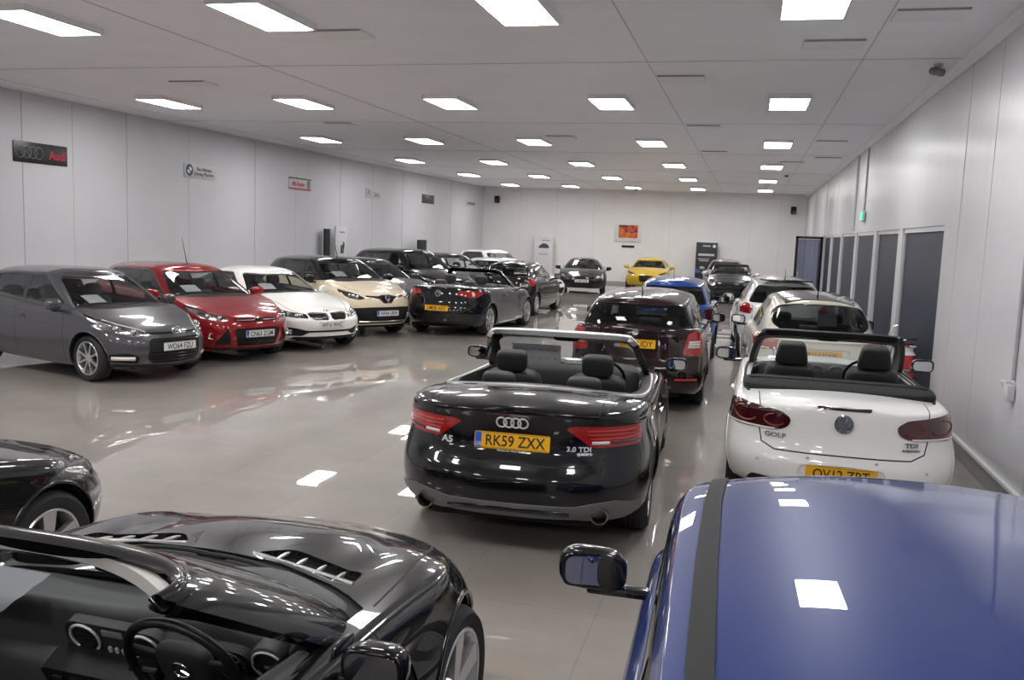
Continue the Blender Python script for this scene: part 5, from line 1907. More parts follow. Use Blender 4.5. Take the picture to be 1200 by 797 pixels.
def blue_hatch(loc, th, label):
    L, W, H = 4.25, 1.655, 1.54
    P = paint('blue_metallic_paint', (.006, .026, .150), .1, .35, .5)
    sp = gspec(L, W, H, .32, .85, 2.60, zl=.76, zc=.97, sc=.98, sh=1.76, sre=3.85, srb=4.15, zrb=1.02, zbf=.955, zbr=1.03, whr=.668, drop=.05, fl=.004, aFr=.42,
               hroof=[(1.76, 1.50), (2.3, 1.53), (2.9, 1.54), (3.4, 1.53), (3.85, 1.48)])
    c = Car('hatchback_car', label, sp, loc, th, P, 1.4); set_mw(c)
    c.part('roof_moulding', [('z', [(1.84, .565), (2.3, .592), (2.8, .600), (3.3, .600), (3.75, .575), (3.75, .528), (3.3, .552), (2.8, .552), (2.3, .545), (1.84, .520)], lambda f, q: f.normal.z > .5 and q.z > 1.2)], M['trim'], 'g', 'LR', push=.006, rimd=.012)
    lamp = rp([(.42, .68, .02), (.58, .74, .03), (.78, .80, .02), (.80, .72, .03), (.60, .64, .03)], .02)
    c.lamp('headlight', [('x', lamp, lambda f, q: q.x > .7 and f.normal.x > .03)], M['lens'], M['bowl'], [], .03)
    fpart(c, 'grille', rp([(-.1, .62), (.34, .63), (.38, .69), (-.1, .70)], .01), M['trim'], -.012, .02)
    fpart(c, 'lower_grille', rp([(-.1, .28), (.40, .28), (.46, .50), (-.1, .52)], .02), M['trim'], -.016, .02)
    tail(c, rp([(.58, .80), (.58, .98), (.80, .98), (.82, .82)], .03), M['red'])
    c.plate('BX12 KLO', False, .72) if False else None
    c.wheels(5, 'wide', rr=.215)
    c.mirrors(1.60, .975, 1.0, m=M['gloss'], sz=(.17, .25, .155), glassm=M['mirror'], gyaw=11)
    c.handles([2.28, 3.1], .82)
    basics(c, [2.28, 3.10], .98, 4.15, doors=(1.40, 2.38, 3.3), cw=.14, glass_m=M['dark_glass'])
    return c
# ------------------------------------------------------------------ the hall
XL, XR, YB, YF, ZC = -12.75, 2.28, 42.4, -9.0, 4.38

def wall_mat(name, col, rough, wave, seams=(), axis='Y', spec=.5, coat=0.):
    m = bpy.data.materials.new(name)
    m.use_nodes = True
    nt = m.node_tree
    b = nt.nodes['Principled BSDF']
    _setp(b, Roughness=rough, Specular_IOR_Level=spec, Coat_Weight=coat, Coat_Roughness=.22)
    tc = nt.nodes.new('ShaderNodeTexCoord')
    mp = nt.nodes.new('ShaderNodeMapping')
    sc = (.0, 1., .06) if axis == 'Y' else ((1., 0., .06) if axis == 'X' else (1., 1., 1.))
    mp.inputs['Scale'].default_value = sc
    nt.links.new(tc.outputs['Object'], mp.inputs['Vector'])
    n1 = nt.nodes.new('ShaderNodeTexNoise')
    n1.inputs['Scale'].default_value = 2.2
    n1.inputs['Detail'].default_value = 4
    nt.links.new(mp.outputs[0], n1.inputs['Vector'])
    bp = nt.nodes.new('ShaderNodeBump')
    bp.inputs['Strength'].default_value = wave
    bp.inputs['Distance'].default_value = .05
    nt.links.new(n1.outputs['Fac'], bp.inputs['Height'])
    nt.links.new(bp.outputs[0], b.inputs['Normal'])
    n2 = nt.nodes.new('ShaderNodeTexNoise')
    n2.inputs['Scale'].default_value = 1.1
    n2.inputs['Detail'].default_value = 6
    nt.links.new(tc.outputs['Object'], n2.inputs['Vector'])
    mx = nt.nodes.new('ShaderNodeMix')
    mx.data_type = 'RGBA'
    mx.inputs[6].default_value = tuple(c * .93 for c in col) + (1,)
    mx.inputs[7].default_value = tuple(min(1, c * 1.05) for c in col) + (1,)
    nt.links.new(n2.outputs['Fac'], mx.inputs[0])
    nt.links.new(mx.outputs[2], b.inputs['Base Color'])
    return m

def floor_mat():
    m = bpy.data.materials.new('polished_floor_tiles')
    m.use_nodes = True
    nt = m.node_tree
    b = nt.nodes['Principled BSDF']
    tc = nt.nodes.new('ShaderNodeTexCoord')
    br = nt.nodes.new('ShaderNodeTexBrick')
    br.inputs['Scale'].default_value = 1.
    br.inputs['Mortar Size'].default_value = .003
    br.inputs['Mortar Smooth'].default_value = .1
    br.inputs['Bias'].default_value = 0
    br.inputs['Brick Width'].default_value = .9
    br.inputs['Row Height'].default_value = .9
    br.offset = 0.
    br.inputs['Color1'].default_value = (.335, .300, .276, 1)
    br.inputs['Color2'].default_value = (.323, .288, .264, 1)
    br.inputs['Mortar'].default_value = (.25, .222, .20, 1)
    nt.links.new(tc.outputs['Object'], br.inputs['Vector'])
    n = nt.nodes.new('ShaderNodeTexNoise')
    n.inputs['Scale'].default_value = 1.6
    n.inputs['Detail'].default_value = 9
    n.inputs['Roughness'].default_value = .65
    nt.links.new(tc.outputs['Object'], n.inputs['Vector'])
    rmp = nt.nodes.new('ShaderNodeValToRGB')
    rmp.color_ramp.elements[0].position = .3
    rmp.color_ramp.elements[0].color = (.86, .86, .86, 1)
    rmp.color_ramp.elements[1].position = .72
    rmp.color_ramp.elements[1].color = (1.08, 1.07, 1.06, 1)
    nt.links.new(n.outputs['Fac'], rmp.inputs[0])
    mx = nt.nodes.new('ShaderNodeMix')
    mx.data_type = 'RGBA'
    mx.blend_type = 'MULTIPLY'
    mx.inputs[0].default_value = 1.
    nt.links.new(br.outputs['Color'], mx.inputs[6])
    nt.links.new(rmp.outputs[0], mx.inputs[7])
    nt.links.new(mx.outputs[2], b.inputs['Base Color'])
    _setp(b, Roughness=.45, Coat_Weight=1., Coat_Roughness=.015, Coat_IOR=1.5, Specular_IOR_Level=.3)
    # every tile is laid at a very slightly different tilt
    vm = nt.nodes.new('ShaderNodeVectorMath'); vm.operation = 'SCALE'; vm.inputs['Scale'].default_value = 1 / .9
    nt.links.new(tc.outputs['Object'], vm.inputs[0])
    fl = nt.nodes.new('ShaderNodeVectorMath'); fl.operation = 'FLOOR'
    nt.links.new(vm.outputs[0], fl.inputs[0])
    wn = nt.nodes.new('ShaderNodeTexWhiteNoise'); wn.noise_dimensions = '3D'
    nt.links.new(fl.outputs[0], wn.inputs['Vector'])
    sb = nt.nodes.new('ShaderNodeVectorMath'); sb.operation = 'SUBTRACT'; sb.inputs[1].default_value = (.5, .5, .5)
    nt.links.new(wn.outputs['Color'], sb.inputs[0])
    ml = nt.nodes.new('ShaderNodeVectorMath'); ml.operation = 'MULTIPLY'; ml.inputs[1].default_value = (.006, .006, 0)
    nt.links.new(sb.outputs[0], ml.inputs[0])
    ge = nt.nodes.new('ShaderNodeNewGeometry')
    ad = nt.nodes.new('ShaderNodeVectorMath'); ad.operation = 'ADD'
    nt.links.new(ge.outputs['Normal'], ad.inputs[0]); nt.links.new(ml.outputs[0], ad.inputs[1])
    nm = nt.nodes.new('ShaderNodeVectorMath'); nm.operation = 'NORMALIZE'
    nt.links.new(ad.outputs[0], nm.inputs[0])
    nt.links.new(nm.outputs[0], b.inputs['Normal'])
    nt.links.new(nm.outputs[0], b.inputs['Coat Normal'])
    return m

def struct(o):
    o['kind'] = 'structure'
    return o

def build_room():
    mw_l = wall_mat('left_wall_panels', (.62, .62, .655), .42, .10)
    mw_r = wall_mat('right_wall_panels', (.62, .62, .65), .36, .22, coat=.16)
    mw_b = wall_mat('back_wall_paint', (.80, .785, .79), .6, .03, axis='X')
    mc = wall_mat('ceiling_panels', (.91, .925, .975), .45, .05, axis='Z')
    mseam = mat('panel_joint', (.55, .55, .56), .6)
    mdark = mat('panel_joint_dark', (.50, .50, .52), .6)
    struct(box('floor', ((XL + XR) / 2, (YB + YF) / 2, -.06), (XR - XL + .8, YB - YF + .6, .12), floor_mat()))
    cl = struct(box('ceiling', ((XL + XR) / 2, (YB + YF) / 2, ZC + .06), (XR - XL + .8, YB - YF + .6, .12), mc))
    bm = bmesh.new()
    for k in range(-3, 6):
        add_box(bm, ((XL + XR) / 2, 11.5 + 6.05 * k, ZC - .002), (XR - XL, .011, .008))
    for x in (-12.0, -6.70, -1.40, 1.12):
        add_box(bm, (x, (YB + YF) / 2, ZC - .002), (.010, YB - YF, .008))
    o = struct(obj('trim_1', bm, mseam))
    lw = struct(box('wall_left', (XL - .1, (YB + YF) / 2, ZC / 2), (.2, YB - YF, ZC), mw_l))
    bm = bmesh.new()
    for i, y in enumerate((-6., -1., 4., 8.9, 11.3, 13.55, 16.35, 21.4, 26.5, 31.8, 37.4)):
        add_box(bm, (XL + .002, y, ZC / 2), (.012, .016, ZC))
    for y in (14.8, 18.5, 23.6, 29., 34.4):
        add_box(bm, (XL + .001, y, ZC / 2), (.006, .010, ZC))
    struct(obj('trim_2', bm, mdark))
    struct(box('wall_back', ((XL + XR) / 2, YB + .1, ZC / 2), (XR - XL + .6, .2, ZC), mw_b))
    bm = bmesh.new()
    for x in (-10.9, -9.1, -7.3, -3.7, -.1, 1.2):
        add_box(bm, (x, YB - .001, ZC / 2), (.010, .008, ZC))
    struct(obj('trim_3', bm, mseam))
    struct(box('wall_front', ((XL + XR) / 2, YF - .1, ZC / 2), (XR - XL + .6, .2, ZC), mw_b))
    # right wall with the recessed window bays
    y0s, z1, dep = 12.1, 2.50, .07
    bays = [(12.1, 15.22), (15.66, 18.28), (18.68, 21.62), (22.0, 25.02), (25.4, 28.2), (28.52, 31.0), (31.3, 33.7)]
    bm = bmesh.new()
    add_box(bm, (XR + .2, (YF + bays[0][0]) / 2, ZC / 2), (.4, bays[0][0] - YF, ZC))
    add_box(bm, (XR + .2, (bays[-1][1] + YB) / 2, ZC / 2), (.4, YB - bays[-1][1], ZC))
    add_box(bm, (XR + .2, (bays[0][0] + bays[-1][1]) / 2, (ZC + z1) / 2), (.4, bays[-1][1] - bays[0][0], ZC - z1))
    for a, b in zip(bays, bays[1:]):
        add_box(bm, (XR + .2, (a[1] + b[0]) / 2, z1 / 2), (.4, b[0] - a[1], z1))
    struct(obj('wall_right', bm, mw_r, smooth=False))
    navy = mat('navy_window_glass', (.018, .023, .048), .45, var=.35, vscale=1.2, spec=.3)
    wf = mat('white_window_frame', (.62, .62, .64), .4)
    for i, (a, b) in enumerate(bays):
        w = struct(box('window_%d' % (i + 1), (XR + dep, (a + b) / 2, z1 / 2), (.03, b - a, z1), navy))
        bm = bmesh.new()
        t = .05
        for (c, s) in (((0, (b - a) / 2 - t / 2, 0), (.06, t, z1)), ((0, -(b - a) / 2 + t / 2, 0), (.06, t, z1)), ((0, 0, z1 / 2 - .035), (.06, b - a, .07)), ((0, 0, -z1 / 2 + .06), (.06, b - a, .12))):
            add_box(bm, (c[0] - .02, c[1], c[2]), s)
        obj('window_frame', bm, wf, w, smooth=False)
    bm = bmesh.new()
    for y in (10.0, 8.0, 6.0, 4.0, 11.3, 22.5, 27., 31., 36.):
        add_box(bm, (XR - .001, y, ZC / 2 if y < 12 else (ZC + z1) / 2), (.006, .010, ZC if y < 12 else ZC - z1))
    struct(obj('trim_4', bm, mseam))
    # coving along the right wall, and the white dado strip
    bm = bmesh.new()
    add_prism(bm, [(0, 0), (-.10, 0), (-.10, -.02), (-.02, -.10), (0, -.10)], YF, YB, Matrix(((1, 0, 0, XR), (0, 0, 1, 0), (0, 1, 0, ZC), (0, 0, 0, 1))))
    struct(obj('trim_5', bm, mc, smooth=False))
    struct(box('baseboard_right', (XR - .012, (YF + 12.1) / 2, .09), (.024, 12.1 - YF, .18), mat('grey_skirting', (.30, .30, .305), .5)))
    struct(box('trim_6', (XR - .02, (YF + 12.1) / 2, .195), (.045, 12.1 - YF, .03), mat('white_dado', (.75, .75, .75), .4)))
    struct(box('baseboard_left', (XL + .012, (YB + YF) / 2, .06), (.024, YB - YF, .12), mat('grey_skirting_left', (.32, .32, .325), .5)))
    struct(box('baseboard_back', ((XL + XR) / 2, YB - .012, .06), (XR - XL, .024, .12), mat('grey_skirting_back', (.34, .33, .33), .5)))
    # open black-framed glass door by the far window
    dr = empty('door_1', (XR - .01, 31.15, 0))
    dr['kind'] = 'structure'
    bm = bmesh.new()
    w_, h_ = .86, 2.46
    for c, s in (((-w_ / 2, 0, h_ - .04), (w_, .05, .08)), ((-w_ / 2, 0, .06), (w_, .05, .12)), ((-.04, 0, h_ / 2), (.08, .05, h_)), ((-w_ + .04, 0, h_ / 2), (.08, .05, h_))):
        add_box(bm, c, s)
    obj('door_frame', bm, M['gloss'], dr, smooth=False)
    box('door_pane', (-w_ / 2, 0, h_ / 2), (w_ - .14, .012, h_ - .18), glass('blue_door_glass', (.55, .58, .66)), dr)
    tube('door_handle', [(-w_ + .12, -.05, .9), (-w_ + .12, -.05, 1.3)], .015, M['satin'], dr)

    # ---------------- ceiling lights
    em = bpy.data.materials.new('light_diffuser'); em.use_nodes = True
    b = em.node_tree.nodes['Principled BSDF']
    _setp(b, Base_Color=(.9, .9, .9, 1), Emission_Color=(1, .99, .975, 1), Emission_Strength=LIGHT)
    fr = mat('light_housing', (.8, .8, .8), .5)
    rows = [8.60 + 6.052 * k for k in range(6)]
    back = [8.60 - 6.052 * k for k in (1, 2)]
    proto = None
    nth = ['nearest', 'second', 'third', 'fourth', 'fifth', 'farthest']
    colname = ['column beside right wall', 'second column from right wall', 'middle column', 'second column from left wall', 'column beside left wall']
    for r, y in enumerate(rows + back):
        for cidx in range(5):
            x = .41 - 2.7255 * cidx
            if proto is None:
                root = empty('ceiling_light', (x, y, ZC))
                bm = bmesh.new()
                t, hh = .022, .068
                for (c, s) in (((0, .6 - t / 2, -hh / 2), (.6, t, hh)), ((0, -.6 + t / 2, -hh / 2), (.6, t, hh)), ((.3 - t / 2, 0, -hh / 2), (t, 1.2, hh)), ((-.3 + t / 2, 0, -hh / 2), (t, 1.2, hh)), ((0, 0, -.01), (.58, 1.18, .02))):
                    add_box(bm, c, s)
                obj('housing', bm, fr, root, smooth=False)
                box('diffuser', (0, 0, -hh + .008), (.556, 1.156, .012), em, root)
                proto = root
                o = root
            else:
                o = proto.copy(); COL.objects.link(o); o.location = (x, y, ZC)
                for ch in proto.children:
                    d = ch.copy(); COL.objects.link(d); d.parent = o
            if r < 6:
                lab = 'rectangular ceiling light, %s from the camera in the %s' % (nth[r], colname[cidx])
            else:
                lab = 'rectangular ceiling light, %s row behind the camera, %s' % (('first', 'second')[r - 6], colname[cidx])
            tag(o, lab, 'ceiling light', 'rectangular ceiling lights')
    # ---------------- ceiling grilles
    vm_ = mat('white_grille', (.86, .86, .88), .5)
    sl = mat('edge_shade_grey', (.34, .34, .34), .8)
    vp = [(-4.65, 9.65, 'nearest the camera, between the second and middle light columns'), (-8.72, 12.8, 'high on the left near the red lettered wall sign'), (1.47, 9.35, 'nearest the right wall and the camera'), (.72, 10.6, 'just beyond the big near light by the right wall'),
          (-1.06, 12.65, 'left of the second light by the right wall'), (-8.6, 17.9, 'on the left behind the second row of lights'), (-1.03, 17.95, 'beside the third light of the second column from the right wall'), (1.5, 20.4, 'by the right wall next to the third light'),
          (1.72, 24.2, 'by the right wall beyond the third light'), (-4.25, 19.95, 'in the middle of the hall near the third row of lights'), (-1.03, 23.0, 'in the middle right behind the third row of lights'), (.9, 25.6, 'small in the distance beside the fourth light by the right wall')]
    pv = None
    for x, y, t in vp:
        if pv is None:
            o = empty('ceiling_grille', (x, y, ZC))
            bm = bmesh.new(); add_box(bm, (0, 0, -.012), (.64, .42, .024), .004)
            obj('grille_plate', bm, vm_, o)
            bm = bmesh.new()
            add_box(bm, (0, -.207, -.012), (.62, .010, .022))  # darker strip paints in the shade on the plate's near face
            obj('near_edge_shade', bm, sl, o)
            pv = o
        else:
            o = pv.copy(); COL.objects.link(o); o.location = (x, y, ZC)
            for ch in pv.children:
                d = ch.copy(); COL.objects.link(d); d.parent = o
        tag(o, 'pale slim ceiling grille ' + t, 'ceiling grille', 'ceiling grilles')

    # ---------------- things on the walls
    lx = XL + .012
    MWL = lambda y, z: Matrix.Translation((lx, y, z)) @ Matrix(((0, 0, 1, 0), (1, 0, 0, 0), (0, 1, 0, 0), (0, 0, 0, 1)))
    def board(name, label, y0, y1, z0, z1, m, wall='L', dep=.02, cat='sign'):
        w, h = y1 - y0, z1 - z0
        root = empty(name, (0, 0, 0))
        root.matrix_world = MWL((y0 + y1) / 2, (z0 + z1) / 2)
        tag(root, label, cat)
        bm = bmesh.new(); add_box(bm, (0, 0, 0), (w, h, dep), .003)
        obj('board', bm, m, root)
        return root, w, h
    T = lambda x, y, z=.012: Matrix.Translation((x, y, z))
    blk = mat('black_sign_board', (.012, .012, .014), .35)
    wht = mat('white_sign_board', (.56, .56, .575), .4)
    redl = mat('red_sign_lettering', (.55, .02, .07), .4)
    grl = mat('grey_sign_lettering', (.20, .20, .21), .5)
    s, w, h = board('wall_sign', 'long black wall sign with four grey rings and red lettering', 13.33, 14.63, 3.14, 3.51, blk)
    bm = bmesh.new()
    for k in range(4): ring(bm, -.50 + k * .145, 0, .105, .009)
    obj('rings', bm, grl, s, mw=T(0, 0, .008))
    text('sign_lettering', 'Audi', .22, redl, s, T(.385, -.01), .003, .004, width=.42)
    s, w, h = board('wall_sign', 'pale wall sign with a blue and white roundel and two lines of grey lettering', 18.31, 19.57, 3.20, 3.52, wht)
    bm = bmesh.new(); disc(bm, -.44, .02, .135, .135, .012)
    rd = obj('roundel', bm, blk, s)
    bm = bmesh.new(); add_prism(bm, [(-.44, .02)] + [(-.44 + .085 * math.cos(a), .02 + .085 * math.sin(a)) for a in [PI / 2 * k / 6 for k in range(7)]], .010, .016); add_prism(bm, [(-.44, .02)] + [(-.44 + .085 * math.cos(a), .02 + .085 * math.sin(a)) for a in [PI + PI / 2 * k / 6 for k in range(7)]], .010, .016)
    obj('roundel_white', bm, mat('roundel_white', (.75, .75, .75), .4), rd)
    bm = bmesh.new(); add_prism(bm, [(-.44, .02)] + [(-.44 + .085 * math.cos(a), .02 + .085 * math.sin(a)) for a in [PI / 2 + PI / 2 * k / 6 for k in range(7)]], .010, .016); add_prism(bm, [(-.44, .02)] + [(-.44 + .085 * math.cos(a), .02 + .085 * math.sin(a)) for a in [1.5 * PI + PI / 2 * k / 6 for k in range(7)]], .010, .016)
    obj('roundel_blue', bm, mat('roundel_blue', (.06, .15, .42), .4), rd)
    text('sign_lettering', 'The Ultimate', .11, M['ink'], s, T(.14, .06), .002, width=.62)
    text('sign_lettering', 'Driving Machine', .11, M['ink'], s, T(.14, -.06), .002, width=.78)
    s, w, h = board('wall_sign', 'small white wall sign with a green top band, red bottom band and red lettering', 23.17, 24.48, 3.21, 3.55, wht)
    box('green_band', (0, h / 2 - .02, .012), (w, .04, .006), mat('green_band', (.03, .12, .07), .5), s)
    box('red_band', (0, -h / 2 + .025, .012), (w, .05, .006), redl, s)
    text('sign_lettering', 'Alfa Romeo', .18, redl, s, T(-.12, .0), .003, .004, width=.76)
    bm = bmesh.new(); disc(bm, .50, 0, .11, .13, .012)
    obj('round_emblem', bm, grl, s)
    s, w, h = board('wall_sign', 'faint white wall sign with a small grey emblem, left of the small black sign', 28.45, 29.69, 3.22, 3.55, wht)
    bm = bmesh.new(); ring(bm, -.40, .03, .07, .012)
    obj('emblem', bm, grl, s, mw=T(0, 0, .006))
    bm = bmesh.new(); add_box(bm, (.2, .02, .012), (.5, .02, .004)); add_box(bm, (.28, -.06, .012), (.4, .07, .004))
    obj('grey_line', bm, grl, s)
    s, w, h = board('wall_sign', 'small black wall sign with a grey emblem, beyond the white signs', 33.84, 35.22, 3.26, 3.61, blk)
    bm = bmesh.new(); stroke(bm, [(-.3, -.02), (-.05, .06), (.1, .0), (.3, .05)], .02)
    obj('emblem', bm, grl, s, mw=T(0, 0, .008))
    s, w, h = board('wall_sign', 'faint grey wall sign nearest the back wall', 39.57, 41.02, 3.38, 3.61, wht)
    bm = bmesh.new(); add_box(bm, (0, 0, .012), (1.1, .11, .004))
    obj('grey_line', bm, grl, s)
    def banner(name, label, x, y, rz, w, z0, z1, m, dark, cat):
        root = empty(name, (x, y, 0), rz)
        tag(root, label, cat)
        bm = bmesh.new(); add_box(bm, (0, 0, (z0 + z1) / 2), (w, .02, z1 - z0), .004)
        obj('banner_panel', bm, m, root)
        box('banner_base', (0, 0, .05), (w + .06, .22, .10), M['satin'], root, bev=.03)
        tube('banner_pole', [(0, .03, .1), (0, .03, z1 - .02)], .012, M['satin'], root)
        box('top_rail', (0, 0, z1), (w + .02, .03, .03), M['satin'], root, bev=.008)
        return root
    paperm = mat('white_banner', (.66, .64, .68), .5)
    r = banner('roll_up_banner', 'white roll-up banner with a dark car picture against the back wall', -9.6, YB - .35, 0, .92, .1, 2.07, paperm, 0, 'banner')
    prism('car_picture', rp([(-.26, 0), (-.2, .10), (-.06, .22), (.12, .22), (.26, .12), (.28, .0)], .05), -.016, -.011, mat('banner_picture', (.05, .05, .07), .5), r, mw=Matrix.Translation((0, 0, 1.55)) @ Matrix(((1, 0, 0, 0), (0, 0, 1, 0), (0, 1, 0, 0), (0, 0, 0, 1))))
    bm = bmesh.new(); add_box(bm, (0, -.013, 1.30), (.5, .004, .02)); add_box(bm, (0, -.013, 1.23), (.42, .004, .02)); add_box(bm, (.1, -.013, 1.92), (.4, .004, .04))
    obj('print_lines', bm, grl, r)
    r = banner('roll_up_banner', 'dark navy roll-up banner with white print against the back wall', -1.95, YB - .35, 0, .95, .1, 2.12, mat('navy_banner', (.022, .025, .034), .5), 1, 'banner')
    bm = bmesh.new(); add_box(bm, (.0, -.013, 1.55), (.72, .004, .10)); add_box(bm, (-.1, -.013, 1.28), (.42, .004, .04)); add_box(bm, (-.12, -.013, 1.36), (.5, .004, .03)); add_box(bm, (0, -.013, 1.95), (.34, .004, .05))
    obj('print_lines', bm, mat('banner_print', (.55, .55, .58), .5), r)
    bm = bmesh.new(); disc(bm, 0, 0, .075, .075, .006)
    obj('round_emblem', bm, mat('banner_print_white', (.7, .7, .72), .5), r, mw=Matrix.Translation((.33, -.012, 1.95)) @ Matrix.Rotation(PI / 2, 4, 'X'))
    prism('blue_corner', [(-.475, 0), (-.1, 0), (-.475, .22)], -.016, -.011, mat('banner_blue', (.06, .13, .42), .5), r, mw=Matrix.Translation((0, 0, .72)) @ Matrix(((1, 0, 0, 0), (0, 0, 1, 0), (0, 1, 0, 0), (0, 0, 0, 1))))
    # poster stand by the left wall
    r = empty('poster_stand', (XL + .28, 25.95, 0), D(0))
    tag(r, 'white poster stand with a dark picture by the left wall, above the cream crossover', 'poster stand')
    pm_ = M['paper']
    bm = bmesh.new(); add_box(bm, (.02, 0, 1.35), (.05, .78, 1.72), .01)
    obj('poster_panel', bm, mat('poster_white', (.60, .60, .62), .4), r)
    bm = bmesh.new(); add_box(bm, (.05, .06, 1.50), (.006, .22, .26), .002); add_box(bm, (.05, .16, 1.62), (.006, .12, .2), .002)
    obj('poster_picture', bm, mat('poster_picture', (.06, .06, .08), .5), r)
    bm = bmesh.new(); add_box(bm, (.05, .05, 2.03), (.006, .34, .04))
    obj('print_lines', bm, grl, r)
    box('stand_base', (.02, 0, .03), (.40, .7, .05), M['satin'], r, bev=.015)
    bm = bmesh.new()
    for y in (-.33, .33): add_tube(bm, [(.02, y, .04), (.02, y, .55)], .018, 8)
    obj('stand_leg', bm, M['satin'], r)
    o = empty('display_board', (XL + .20, 25.2, 0))
    tag(o, 'narrow dark grey display board left of the white poster stand', 'display board')
    bm = bmesh.new(); add_box(bm, (0, 0, 1.15), (.06, .34, 1.94), .01)
    obj('board', bm, mat('dark_board', (.02, .02, .021), .6, spec=.2), o)
    box('stand_base', (0, 0, .03), (.36, .4, .06), M['gloss'], o, bev=.015)
    bm = bmesh.new(); add_tube(bm, [(0, 0, .04), (0, 0, .3)], .03, 10)
    obj('stand_leg', bm, M['gloss'], o)
    o = empty('display_screen', (XL + .4, 32.9, 0))
    tag(o, 'small black display screen on a stand by the left wall', 'screen')
    bm = bmesh.new(); add_box(bm, (0, 0, 1.53), (.06, .92, .56), .01)
    obj('screen', bm, M['gap'], o)
    tube('stand_pole', [(0, 0, .03), (0, 0, 1.4)], .03, M['satin'], o)
    box('stand_base', (0, 0, .02), (.5, .5, .04), M['gloss'], o, bev=.01)
    # picture on the back wall
    r = empty('framed_picture', (-5.62, YB - .03, 2.46))
    tag(r, 'white framed picture in red and orange on the back wall', 'picture')
    bm = bmesh.new(); add_box(bm, (0, 0, 0), (1.28, .05, .92), .012)
    obj('picture_frame', bm, mat('white_picture_frame', (.70, .69, .69), .4), r)
    pm = bpy.data.materials.new('abstract_picture'); pm.use_nodes = True
    nt = pm.node_tree; b = nt.nodes['Principled BSDF']
    tc = nt.nodes.new('ShaderNodeTexCoord'); nz = nt.nodes.new('ShaderNodeTexNoise'); nz.inputs['Scale'].default_value = 2.6; nz.inputs['Distortion'].default_value = 1.2
    rm = nt.nodes.new('ShaderNodeValToRGB')
    e = rm.color_ramp.elements
    e[0].position, e[0].color = .36, (.02, .02, .02, 1)
    e[1].position, e[1].color = .75, (.55, .38, .05, 1)
    x = e.new(.47); x.color = (.50, .06, .02, 1)
    x = e.new(.60); x.color = (.62, .16, .03, 1)
    nt.links.new(tc.outputs['Object'], nz.inputs['Vector']); nt.links.new(nz.outputs['Fac'], rm.inputs[0]); nt.links.new(rm.outputs[0], b.inputs['Base Color'])
    box('picture_print', (0, -.028, .02), (.90, .006, .60), pm, r)
    tag(box('caption_plaque', (-5.6, YB - .012, 1.78), (.60, .02, .11), blk), 'small black plaque below the framed picture', 'plaque')
    for x, z, t in ((-12.05, 3.80, 'left'), (1.72, 3.68, 'right')):
        o = empty('wall_speaker', (x, YB - .14, z))
        tag(o, 'small black speaker high in the %s corner of the back wall' % t, 'speaker')
        bm = bmesh.new(); add_box(bm, (0, 0, 0), (.24, .2, .34), .04)
        obj('speaker_body', bm, M['trim'], o)
        bm = bmesh.new(); add_lathe(bm, [(0, -.104), (.07, -.102), (.085, -.108), (.09, -.10)], 20, 'y', Matrix.Translation((0, 0, -.05)))
        obj('speaker_cone', bm, M['gloss'], o)
        box('speaker_bracket', (0, .11, 0), (.06, .06, .08), M['satin'], o)
    # right wall fittings
    o = empty('exit_sign', (XR - .05, 20.35, 2.83))
    tag(o, 'small green glowing exit sign on the right wall above the windows', 'sign')
    bm = bmesh.new(); add_box(bm, (0, 0, 0), (.08, .34, .22), .015)
    obj('light_body', bm, mat('exit_body', (.6, .62, .6), .4), o)
    box('light_panel', (-.03, -.08, 0), (.03, .20, .17), mat('exit_green', (.12, .75, .45), .4, emit=.8), o)
    cg = mat('grey_conduit', (.42, .42, .44), .4)
    tag(tube('cable_conduit', [(XR - .02, 20.45, ZC - .12), (XR - .02, 20.45, 2.95)], .02, cg), 'thin grey conduit running down the right wall to the green exit sign', 'conduit')
    tag(tube('cable_conduit', [(XR - .02, 22.25, ZC - .12), (XR - .02, 22.25, 2.55)], .025, cg), 'thin grey conduit on the right wall beside the green exit sign', 'conduit')
    tag(tube('cable_conduit', [(XR - .018, 8.52, ZC - .14), (XR - .018, 8.52, 1.10)], .016, cg), 'thin white conduit dropping to the socket box on the near right wall', 'conduit')
    o = empty('socket_box', (XR - .03, 8.62, 1.02))
    tag(o, 'white double socket box on the near right wall', 'socket')
    bm = bmesh.new(); add_box(bm, (0, .06, 0), (.05, .16, .11), .006); add_box(bm, (-.008, -.10, -.03), (.066, .12, .14), .01)
    obj('socket_plate', bm, mat('white_socket', (.6, .6, .61), .35), o)
    bm = bmesh.new()
    for y in (.03, .09): add_box(bm, (-.026, y, .02), (.006, .02, .035), .002)
    obj('switch', bm, cg, o)
    o = empty('security_camera', (2.0, 11.85, ZC))
    tag(o, 'small grey security camera under the ceiling by the right wall', 'camera')
    bm = bmesh.new(); add_lathe(bm, [(.0, -.0), (.05, -.0), (.05, -.03), (.02, -.04)], 16, 'z')
    obj('mount', bm, cg, o)
    bm = bmesh.new(); add_lathe(bm, [(0, .10), (.04, .10), (.045, .08), (.045, -.08), (.035, -.09), (0, -.08)], 16, 'y', Matrix.Translation((0, 0, -.09)) @ Matrix.Rotation(D(35), 4, 'Z') @ Matrix.Rotation(D(15), 4, 'X'))
    obj('camera_body', bm, mat('grey_camera', (.2, .2, .21), .4), o)
    # sprinkler-like ceiling sensor dots
    for x, y, t in ((.95, 30.5, 'by the right wall far down the hall'), (-5.2, 41.2, 'close to the top of the back wall')):
        o = empty('smoke_detector', (x, y, ZC)); tag(o, 'small round smoke detector ' + t, 'smoke detector')
        bm = bmesh.new(); add_lathe(bm, [(0, 0), (.07, 0), (.07, -.03), (.05, -.06), (0, -.065)], 20, 'z')
        obj('detector_body', bm, mat('detector_grey', (.3, .3, .3), .5), o)
    # red extinguisher trolley by the window
    ex = empty('fire_extinguisher', (1.98, 12.2, 0))
